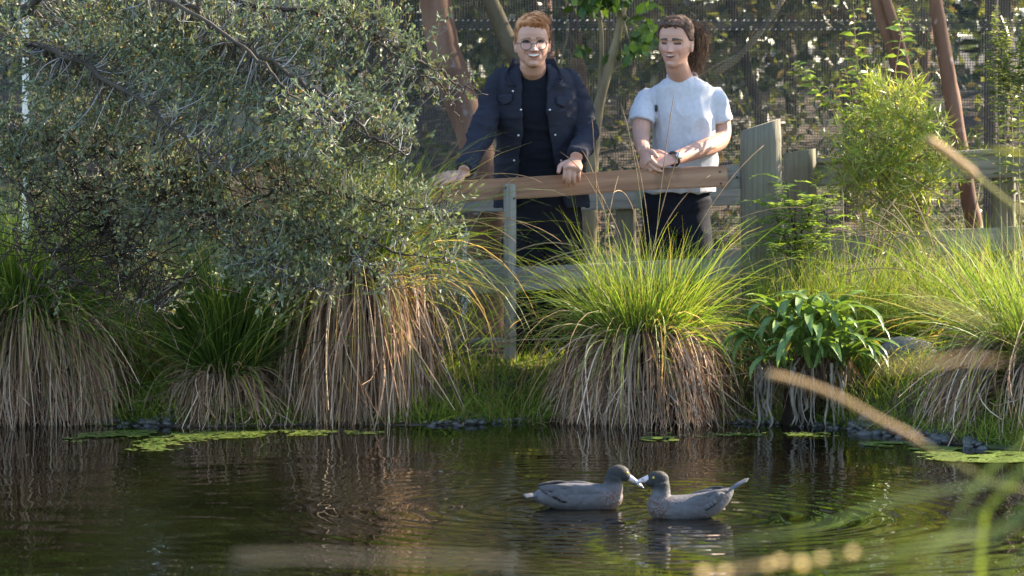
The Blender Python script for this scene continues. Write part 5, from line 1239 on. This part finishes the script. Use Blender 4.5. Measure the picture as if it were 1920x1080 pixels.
# splayed stand collar
cN = TA[0][0]; rows = []
for i, a in enumerate(np.linspace(.50, 2 * math.pi - .50, 40)):
    f_ = np.cos(a); fr = sstep(.2, .9, f_)                         # front share
    sg = np.sign(np.sin(a)); base = cN + np.array([.078 * np.sin(a) + sg * .018 * fr, -.078 * f_ + .012 - .022 * fr, .022 - .085 * fr]); tip = base + np.array([.010 * np.sin(a) + sg * .050 * fr, -.010 * f_ - .022 * fr, .040 - .022 * fr])
    mid = (base + tip) / 2 + np.array([.004 * np.sin(a), -.004 * f_, .0])
    rows.append([base, mid, tip, tip + [.004 * np.sin(a), -.005, -.004], mid + [.006 * np.sin(a), -.007, 0], base + [.006 * np.sin(a), -.007, 0]])
v = np.array(rows).reshape(-1, 3); MB().add(v, [ring_faces(40, 6), np.array([[0, 1, 4, 5], [1, 2, 3, 4]]), np.array([[0, 1, 4, 5], [1, 2, 3, 4]])[:, ::-1] + 39 * 6], np.array(NAVY) * 1.05).build('collar', M['cloth'], jk)
# trousers and shoes
def trousers(g, top, legs, rad, col, seed, amp=.012):
    b = MB(); b.add(*loft(top)); 
    for l in legs: b.add(*tube(l, rad, 20, 30))
    me = remesh(b, .0065, 3); folds(me, amp, (6, 6, 9), seed)
    return link_mesh(me, 'trousers', M['cloth'], g, np.tile(np.array([col]), (len(me.vertices), 1)))
trousers(ga, [(P(1012, 330, 13.48), .150, .115), (P(1016, 388, 13.5), .168, .125), (P(1018, 420, 13.5), .165, .125), (P(1018, 455, 13.5), .13, .115)], SA['legs'], [.09, .096, .088, .078, .07], (.010, .010, .014), 75)
def shoes(g, legs, col):
    for l in legs:
        e = l[-1]; b = MB(); b.add(*tube([e + [0, .05, -.0], e + [0, .0, .02], e + [0, -.06, .008], e + [0, -.15, -.004], e + [0, -.18, -.008]], [.034, .042, .04, .037, .018], 14, 14, flat=.75, up=(0, 0, 1))); me = remesh(b, .006, 2); link_mesh(me, 'shoe', M['cloth'], g, np.tile(np.array([col]), (len(me.vertices), 1)))
shoes(ga, SA['legs'], (.02, .018, .017))

# ---- the person in the pale t-shirt
BL = [P(1214, 188, 13.52), P(1205, 215, 13.48), P(1202, 252, 13.44), P(1204, 270, 13.34), P(1207, 284, 13.22)]
BR = [P(1340, 186, 13.53), P(1350, 222, 13.55), P(1349, 262, 13.52), P(1305, 283, 13.33), P(1262, 298, 13.18)]
TB = [(P(1279, 146, 13.50), .056, .056), (P(1280, 153, 13.51), .088, .072), (P(1280, 164, 13.52), .126, .088), (P(1281, 184, 13.53), .130, .098), (P(1283, 215, 13.53), .124, .110), (P(1284, 255, 13.54), .120, .106), (P(1283, 295, 13.55), .125, .108), (P(1278, 335, 13.56), .136, .112), (P(1275, 360, 13.56), .140, .113)]
fb = gz(.72, 13.55) + .03
SB = dict(base=(.72, 13.56, fb), head=(P(1267, 79, 13.40), -.36, .10, .03, .922), skin=(.43, .235, .168), lip=(.40, .15, .12), brow=(.035, .022, .016),
          face=dict(jaw=-.02, cheek=.0045, mz=-.0595, curve=7.0, mh=.0068, mw=.0245, ez=.0, earc=-.0022, eh=.0006, bz=.0165, bt=.0042, bk=.97, lt=.0046, teeth=.5, gaze=(0, 0)),
          neck=[P(1277, 148, 13.49), P(1278, 172, 13.53)], neck_r=[.043, .047, .048, .052, .075], torso=TB,
          arms=[dict(p=BL, r=[.046, .043, .037, .032, .026]), dict(p=BR, r=[.046, .044, .041, .037, .027])],
          hands=[dict(w=P(1257, 299, 13.165), d=(-.90, -.22, -.10), nrm_=(-.15, -.80, .55), thumb=(0, .1, 1), curls=[(.35, .55, .35), (.40, .60, .35), (.45, .60, .4), (.5, .65, .4)], spread=.07, tcurl=.3, k=.95),
                 dict(w=P(1207, 287, 13.20), d=(.16, -.62, -.55), nrm_=(-.85, -.45, .25), thumb=(.2, .2, 1), curls=[(.55, .75, .5), (.55, .8, .5), (.6, .8, .5), (.7, .8, .5)], spread=.05, tcurl=.3, k=.93)],
          legs=[[P(1240, 395, 13.56), P(1238, 450, 13.55), P(1238, 540, 13.57), P(1240, 640, 13.6), np.array([P(1240, 700, 13.5)[0], 13.6, fb])], [P(1296, 395, 13.56), P(1298, 450, 13.55), P(1296, 540, 13.57), P(1294, 640, 13.6), np.array([P(1294, 700, 13.5)[0], 13.6, fb])]])
gb, toW, toL = person('laughing person with a curly brown ponytail and pale grey t-shirt, hands clasped on the rail', SB)
def mB(v, az):
    a = np.abs(az); hl = np.interp(a, [0, .5, .8, 1.0, 1.2, 1.42, 1.6, 2.0, math.pi], [.072, .070, .060, .036, .012, .0, .014, -.035, -.055])
    hl = hl + .012 * (vnoise(np.stack([az * 10, az * 0, az * 0], -1), 67) - .5)
    return sstep(hl - .006, hl + .008, v[:, 2])
cap_hair(gb, toW, mB, lambda v, az: .006 + .011 * sstep(.05, .1, v[:, 2]), ((.040, .024, .017), (.125, .072, .048)), 63, (75, 75, 75), .0055)
r = np.random.default_rng(64); b = MB()
def curl(p, rad, turns, amp, n=26):
    q = catmull(p, n); t = np.linspace(0, 1, n); ph = r.uniform(0, 6.28); q = q + amp * np.sin(math.pi * np.minimum(1, t * 1.6))[:, None] ** .7 * np.stack([np.cos(turns * 6.28 * t + ph), np.sin(turns * 6.28 * t + ph), .4 * np.cos(turns * 6.28 * t + ph * 2)], -1)
    return tube(toW(q), np.linspace(rad, rad * .5, n), 4)
vv, fc = ellipsoid((.040, -.122, -.035), (.026, .024, .075), 14); vv += .012 * (vnoise(vv * 60, 65)[:, None] - .5); b.add(toW(vv), fc, (.055, .034, .025))
for k in range(1000):                                              # curly ponytail falling beside the neck
    s = r.normal(size=3) * [.012, .012, .014]; e = np.array([.058 + r.normal() * .028, -.115 + r.normal() * .03, -.10 + r.normal() * .035])
    m1 = np.array([.044 + r.normal() * .022, -.135 + r.normal() * .018, .0 + r.normal() * .02])
    v, fc = curl(np.array([[.01, -.098, .045] + s, m1 + [0, 0, .04], m1 + [.015, .0, -.045], e]), .0009, r.uniform(4, 9), r.uniform(.005, .012), 22); b.add(v, fc, np.array([(.06, .035, .022), (.13, .075, .048), (.21, .13, .08)][r.integers(0, 3)]) * r.uniform(.8, 1.2))
for k in range(600):                                              # frizz lying over the skull
    a0 = r.uniform(-2.6, 2.6); z0 = r.uniform(.02, .10); hl = np.interp(abs(a0), [0, .5, .8, 1.0, 1.2, 1.42, 1.6, 2.0, 3.2], [.076, .074, .064, .042, .018, .004, .02, .0, 0]); z0 = max(z0, hl)
    rr_ = lambda z: np.interp(z, HZ, HW) + .008; st = []
    for q in range(4):
        aa = a0 * (1 + .10 * q); z = z0 + (.02 - z0 * .1) * q * .3 if z0 < .08 else z0 - .004 * q; z = min(z, .108)
        st.append([math.sin(aa) * rr_(z), math.cos(aa) * (rr_(z) + (.020 if abs(aa) < 1.57 else .028)), z + .010])
    v, fc = curl(np.array(st), .0009, r.uniform(1.5, 3), r.uniform(.003, .006), 14); b.add(v, fc, np.array([(.06, .038, .03), (.14, .09, .07), (.22, .15, .115)][r.integers(0, 3)]))
b.build('hair_lock', M['hair'], gb, True, 'stuff')
# pale t-shirt
b = MB(); TS_ = [(c, w + .006 + (.008 if k > 4 else 0), d + .008) for k, (c, w, d) in enumerate(TB)]; TS_[0] = (TB[0][0] + [0, 0, .006], .062, .062); b.add(*loft(TS_))
for A_ in (BL, BR):
    sh = np.array(A_[0]); inn = sh + (TB[2][0] - sh) * .55 + np.array([0, 0, -.012]); e = A_[1] + (A_[2] - A_[1]) * (.42 if A_ is BL else .12)
    b.add(*tube([inn, sh, (sh + A_[1]) / 2, e], [.046, .048, .052, .056], 22, 24, caps=True))
me = remesh(b, .0042, 3); folds(me, .010, (13, 13, 4.5), 73)
GREY = (.46, .455, .485)
v = co(me); k = vnoise(v * 120, 74)[:, None]
tb = link_mesh(me, 't_shirt', M['cloth'], gb, np.array(GREY) * (.94 + .1 * k)); bb = bvh_of(tb)
a = np.linspace(0, 2 * math.pi, 40); nb = TB[0][0]; MB().add(*tube(np.stack([nb[0] + .062 * np.sin(a), nb[1] - .062 * np.cos(a), nb[2] + .008 - .018 * np.cos(a)], -1), .0062, 8), np.array(GREY) * .95).build('neck_band', M['cloth'], tb)
trousers(gb, [(P(1270, 340, 13.56), .132, .105), (P(1268, 380, 13.56), .146, .112), (P(1268, 410, 13.56), .146, .112), (P(1268, 440, 13.56), .12, .10)], SB['legs'], [.078, .084, .076, .07, .066], (.009, .010, .016), 76)
shoes(gb, SB['legs'], (.03, .03, .032))
# wrist watch and clip microphone
w0 = P(1263, 298, 13.175); ax = norm(BR[3] - BR[4]); e1 = norm(np.cross(ax, [0, 0, 1])); e2 = np.cross(e1, ax); a = np.linspace(0, 2 * math.pi, 30)
wt = MB().add(*tube(w0 + .0285 * (np.cos(a)[:, None] * e1 + np.sin(a)[:, None] * e2), .005, 8, flat=1.6, up=ax)).build('watch', M['black'], gb)
fd = norm(np.array([0, -1, .15]) - ax * np.dot([0, -1, .15], ax)); 
v, fc = tube([w0 + fd * .026, w0 + fd * .034, w0 + fd * .037], [.0165, .0165, .014], 18); MB().add(v, fc).build('watch_case', M['metal'], wt)
v, fc = tube([w0 + fd * .036, w0 + fd * .0385], [.0125, .0125], 18); MB().add(v, fc).build('dial', M['white'], wt)
q, n = hit(bb, 1230, 203); v, fc = tube([q + [0, -.006, .014], q + [0, -.009, .0], q + [0, -.006, -.014]], [.0035, .0055, .004], 8, 8); MB().add(v, fc).build('clip_microphone', M['black'], gb)

# ------------------------------------------------------------------ the two blue ducks
M['duck'] = attr_mat('duck_plumage', 0.75, 0.25, bump=0.25, bscale=260, vary=0.10, vscale=90)
M['bill'] = attr_mat('duck_bill', 0.35, 0.5)
def duck(label, origin, sgn, body, neck, head, headr, bill, eye, tail, wing, s=1.0):
    """Local u runs forward along the water (image right when sgn = 1), w is up, y towards the far bank."""
    ox, oy = origin
    def T(u, y, w): return np.array([ox + sgn * u, oy + y, w])
    g = thing('duck', label, 'duck', (ox, oy, 0), 'pair of grey ducks touching bills')
    b = MB()
    pts = np.array([T(u, 0, w) for u, w, r, q in body]); n = 34
    p = catmull(pts, n); rz = np.interp(np.linspace(0, 1, n), np.linspace(0, 1, len(body)), [q[2] for q in body]); ry = np.interp(np.linspace(0, 1, n), np.linspace(0, 1, len(body)), [q[3] for q in body])
    for _ in range(2): rz[1:-1] = (rz[:-2] + 2 * rz[1:-1] + rz[2:]) / 4; ry[1:-1] = (ry[:-2] + 2 * ry[1:-1] + ry[2:]) / 4
    a = np.arange(28) / 28 * 2 * math.pi
    v = np.stack([p[:, None, 0] + 0 * a, p[:, None, 1] + ry[:, None] * np.cos(a), p[:, None, 2] + rz[:, None] * np.sin(a)], -1).reshape(-1, 3); j = np.arange(28)
    v = np.concatenate([v, p[:1], p[-1:]]); b.add(v, [ring_faces(n, 28), np.stack([np.full(28, n * 28), (j + 1) % 28, j], -1), np.stack([np.full(28, n * 28 + 1), (n - 1) * 28 + j, (n - 1) * 28 + (j + 1) % 28], -1)])
    b.add(*tube([T(u, 0, w) for u, w, r in neck], [r for u, w, r in neck], 20, 18))
    b.add(*ellipsoid(T(head[0], 0, head[1]), headr, 16)); b.add(*ellipsoid(T(head[0] + .018, 0, head[1] - .008), (headr[0] * .62, headr[1] * .8, headr[2] * .62), 14))
    me = remesh(b, .0024, 5); v = co(me)
    u = (v[:, 0] - ox) * sgn; w = v[:, 2]; nz = vnoise(v * [70, 70, 110], 51); n2 = vnoise(v * [260, 200, 330], 52)
    slate = np.array([.084, .077, .079]); col = slate * (.72 + .42 * nz + .18 * vnoise(v * [30, 160, 300], 57))[:, None]
    hd = sstep(neck[-1][1] - .034, neck[-1][1] - .006, w) * (u > neck[-1][0] - .06)
    br_ = sstep(neck[0][0] - .05, neck[0][0] - .008, u) * sstep(neck[0][1] + .038, neck[0][1] + .010, w)
    spot = sstep(.42, .54, .5 * n2 + .5 * vnoise(v * [210, 150, 260], 53))
    mixin = lambda m_, c: col * (1 - m_[:, None]) + np.array(c) * m_[:, None]
    col = mixin(br_ * spot * .9, (.075, .040, .026)); col = mixin(br_ * (1 - spot) * .35, (.15, .135, .13))
    col = mixin(hd, (.022, .021, .021)); cr = hd * sstep(head[1] + .004, head[1] + .024, w); col = mixin(cr * .7, (.042, .034, .025))
    col = col * (.9 + .2 * n2)[:, None]
    put(me, v + nrm(me) * (.0006 * (n2 - .5) * 2)[:, None])
    body_o = link_mesh(me, 'body', M['duck'], g, col)
    for s_ in (-1, 1):                                              # yellow eyes
        yy = s_ * (headr[1] * .93)
        vv, fc = ellipsoid(T(eye[0], yy, eye[1]), (.0036, .003, .0036), 10); d = np.hypot(vv[:, 0] - (ox + sgn * eye[0]), vv[:, 2] - eye[1])
        MB().add(vv, fc, np.where((d < .0016)[:, None], (.01, .01, .01), (.55, .42, .03))).build('eye', M['bill'], g)
    bp_ = np.array([T(q[0], 0, q[1]) for q in bill]); n = 16; t = np.linspace(0, 1, n)
    vv, fc = tube(bp_, [q[2] for q in bill], 14, n, flat=1.0, up=(0, 1, 0))
    vv[:, 1] = oy + (vv[:, 1] - oy) * np.where(np.linalg.norm(vv - bp_[0], axis=1) > .02, 1.15, .95)
    dist = np.linalg.norm(vv - bp_[-1], axis=1); col = np.where((dist < .007)[:, None], (.03, .03, .035), (.46, .39, .39))
    nost = np.hypot(vv[:, 0] - (bp_[0] * .55 + bp_[-1] * .45)[0], vv[:, 2] - (bp_[0] * .55 + bp_[-1] * .45)[2] - .004) < .003; col = np.where(nost[:, None], (.25, .14, .10), col)
    bo = MB().add(vv, fc, col).build('bill', M['bill'], g)
    tp = bp_[-1]; dr = norm(bp_[-1] - bp_[-2]); vv, fc = ellipsoid(tp - dr * .002 + [0, 0, -.003], (.0062, .008, .0042), 8); MB().add(vv, fc, (.025, .026, .03)).build('bill_tip', M['bill'], bo)
    # folded wings: a shoulder shell and long overlapping feathers
    for s_ in (-1, 1):
        wu, ww, wl, wy = wing['c'][0], wing['c'][1], wing['l'], wing['y']
        R = Matrix.Rotation(sgn * wing['tilt'], 3, 'Y')
        vv, fc = ellipsoid((0, 0, 0), (wl, .014, wing['h']), 18); vv[:, 2] *= 1 - .35 * np.clip(-sgn * vv[:, 0] / wl, 0, 1); vv = vv @ np.array(R).T + T(wu, s_ * wy, ww)
        k = vnoise(vv * [60, 60, 130], 55)[:, None]
        wo = MB().add(vv, fc, np.array([.080, .073, .076]) * (.7 + .55 * k)).build('wing', M['duck'], g)
        for q in range(7):
            f_ = q / 6; a0 = np.array([wu - wl * (-.12 + .42 * ((q * 5) % 7) / 7), s_ * (wy + .004), ww + wing['h'] * (.62 - 1.25 * f_)]); a1 = np.array([wing['tip'][0] + .034 * f_ * (1 + .3 * f_), s_ * (wy * .70 + .012 * f_), wing['tip'][1] - (.028 if wing['tilt'] < .3 else .034) * f_])
            m_ = (a0 + a1) / 2 + [0, s_ * .012, .004 - .002 * f_]
            pth = [T(*a0), T(*m_), T(*(m_ * .4 + a1 * .6)), T(*a1)]
            for dz, rr_, cc in ((-.0030, 1.12, (.012, .012, .013)), (.0, .90, tuple(np.array((.088, .082, .086)) * (.85 + .2 * ((q * 37) % 7) / 7)))):
                vv, fc = tube(np.array(pth) + [0, s_ * (.0 if dz else .0022), dz], np.array([.006, .0085, .0078, .0022]) * rr_, 10, 14, flat=.28, up=(0, 1, 0)); MB().add(vv, fc, cc).build('feather', M['duck'], wo)
    tb_, tt_ = tail
    for q in range(7):
        f_ = (q - 3) / 3; a0 = T(tb_[0], f_ * .012, tb_[1]); a1 = T(tt_[0] + .010 * abs(f_), f_ * .034, tt_[1] - .006 * abs(f_))
        vv, fc = tube([a0, (a0 * .5 + a1 * .5) + [0, 0, .002], a1], [.008, .0105, .003], 10, 12, flat=.25, up=(0, f_ * .4, 1)); MB().add(vv, fc, np.array((.10, .098, .106)) * (.8 + .12 * (q % 3))).build('tail_feather', M['duck'], g)
    return g
duck('grey duck on the left facing right with its tail low on the water', DUCK_A, 1,
     [(-.150, .036, .006, .010), (-.125, .037, .020, .026), (-.085, .036, .036, .046), (-.035, .034, .045, .060), (.02, .032, .046, .062), (.07, .031, .045, .056), (.105, .031, .040, .044), (.128, .033, .026, .028), (.139, .034, .008, .010)],
     [(.098, .036, .040), (.106, .062, .033), (.108, .082, .0285), (.113, .100, .028)], (.124, .108), (.036, .0225, .028), [(.154, .098, .0112), (.170, .089, .0085), (.187, .076, .0062), (.200, .066, .0035)], (.151, .1135), ((-.125, .042), (-.176, .043)),
     dict(c=(-.010, .048), l=.088, h=.033, y=.043, tilt=.02, tip=(-.126, .069)))
duck('grey duck on the right facing left with its tail cocked up', DUCK_B, -1,
     [(-.138, .082, .010, .012), (-.122, .066, .024, .028), (-.09, .048, .038, .044), (-.045, .034, .042, .056), (.01, .026, .043, .060), (.06, .025, .043, .056), (.095, .029, .040, .044), (.116, .033, .027, .030), (.126, .034, .008, .01)],
     [(.090, .040, .037), (.084, .066, .029), (.082, .088, .0265), (.085, .106, .0265)], (.093, .116), (.034, .021, .027), [(.121, .119, .0112), (.138, .114, .0084), (.152, .109, .0060), (.165, .105, .0035)], (.108, .1235), ((-.118, .080), (-.186, .120)),
     dict(c=(-.035, .046), l=.082, h=.030, y=.042, tilt=.38, tip=(-.120, .086)))

# ------------------------------------------------------------------ out-of-focus sedge on the near bank
nb = np.array([.62, 2.55, 0.0]); nb[2] = gz(nb[0], nb[1])
fg = thing('foreground_sedge', 'blurred foreground sedge with pale brown seed stalks and green blades at the lower right', 'sedge clump', nb)
r = np.random.default_rng(101)
def fpath(pts, d): return np.array([P(x, y, d + .12 * k / len(pts)) for k, (x, y) in enumerate(pts)])
def tobase(p):
    e = p[-1]; nb = np.array([e[0] + .10, e[1] - .05, gz(e[0] + .10, e[1] - .05)]); return np.concatenate([p, [[(e[0] + nb[0]) / 2 + .02, (e[1] + nb[1]) / 2, e[2] * .55 + nb[2] * .45], nb + [r.normal() * .04, r.normal() * .04, -.02]]])
def stalk(pts, d, rad, col, seeds=.5):
    p = tobase(fpath(pts, d)); q = catmull(p, 60); rr = np.full(60, rad * .55); m_ = int(60 * seeds); rr[:m_] = rad * (.8 + .45 * np.abs(np.sin(np.arange(m_) * 1.3))); rr[0] = rad * .3
    c = np.repeat(np.where((np.arange(60) < m_)[:, None], col, np.array([.20, .19, .06])), 7, 0); v, f = tube(q, rr, 7); c = np.concatenate([c, c[:1], c[-1:]])
    MB().add(v, f, c).build('seed_stalk', M['straw'], fg); return q
def blade(pts, d, w, col):
    q = catmull(tobase(fpath(pts, d)), 30); v, f = ribbons(q[None], np.array([w]), r, (.25, 1, .9)); MB().add(v, f, np.tile(col, (len(v), 1))).build('green_blade', M['grass'], fg)
BR_ = np.array([.36, .245, .125])
stalk([(1738, 260), (1775, 285), (1826, 326), (1876, 368), (1960, 440), (2040, 560)], 4.0, .0050, BR_, .3)
stalk([(1436, 700), (1500, 716), (1568, 742), (1640, 782), (1700, 812), (1760, 850), (1860, 905), (1990, 985)], 3.1, .0026, BR_, .5)
stalk([(1700, 552), (1760, 575), (1850, 600), (2000, 640)], 2.2, .0008, BR_, .4)
stalk([(1640, 690), (1740, 682), (1800, 674), (1880, 678), (2020, 700)], 2.2, .0008, BR_, .5)
stalk([(430, 1046), (560, 1043), (720, 1047), (900, 1050), (1060, 1072), (1250, 1130)], 1.9, .0007, np.array([.28, .24, .18]), .5)
sq = stalk([(1300, 1078), (1360, 1072), (1440, 1058), (1530, 1050), (1600, 1040), (1700, 1036), (1990, 1040)], 2.5, .0012, BR_, .35)
M['dew'] = plain('shiny_seed', (0.85, 0.58, 0.32), 0.18, 0.6)
for k, px in enumerate((1318, 1360, 1440, 1462, 1500, 1505, 1540, 1598)):
    c = P(px, 1078 - (px - 1318) * .135 + 4 * r.normal(), 2.5); v, f = ellipsoid(c, (.0030, .0028, .0028), 8); MB().add(v, f, (.85, .76, .52)).build('seed', M['glow'], fg)
GB = np.array([.10, .135, .028])
blade([(1800, 282), (1860, 280), (1920, 288), (2020, 320)], 3.6, .012, np.array([.32, .33, .06]))
for pts, d, w in (([(1285, 1045), (1400, 1012), (1530, 988), (1640, 948), (1750, 922), (1880, 905), (2010, 900)], 2.4, .010), ([(1735, 1085), (1790, 970), (1850, 888), (1905, 845), (1990, 800)], 2.6, .008),
                  ([(1700, 1090), (1770, 1010), (1850, 955), (1990, 885)], 2.4, .010), ([(1780, 1095), (1850, 1025), (1930, 965), (2010, 925)], 2.3, .010), ([(1850, 1095), (1920, 1040), (2010, 1000)], 2.3, .011), ([(1930, 1095), (2000, 1050)], 2.2, .011), ([(1745, 930), (1700, 985), (1690, 1090), (1700, 1200)], 2.5, .006),
                  ([(1500, 880), (1497, 980), (1500, 1100), (1530, 1250)], 2.0, .0012), ([(1560, 1095), (1720, 1025), (1850, 1000), (2000, 985)], 2.1, .008), ([(1905, 905), (1850, 960), (1840, 1090), (1860, 1200)], 2.5, .007)):
    blade(pts, d + .4, w * .7, GB * r.uniform(.8, 1.2))
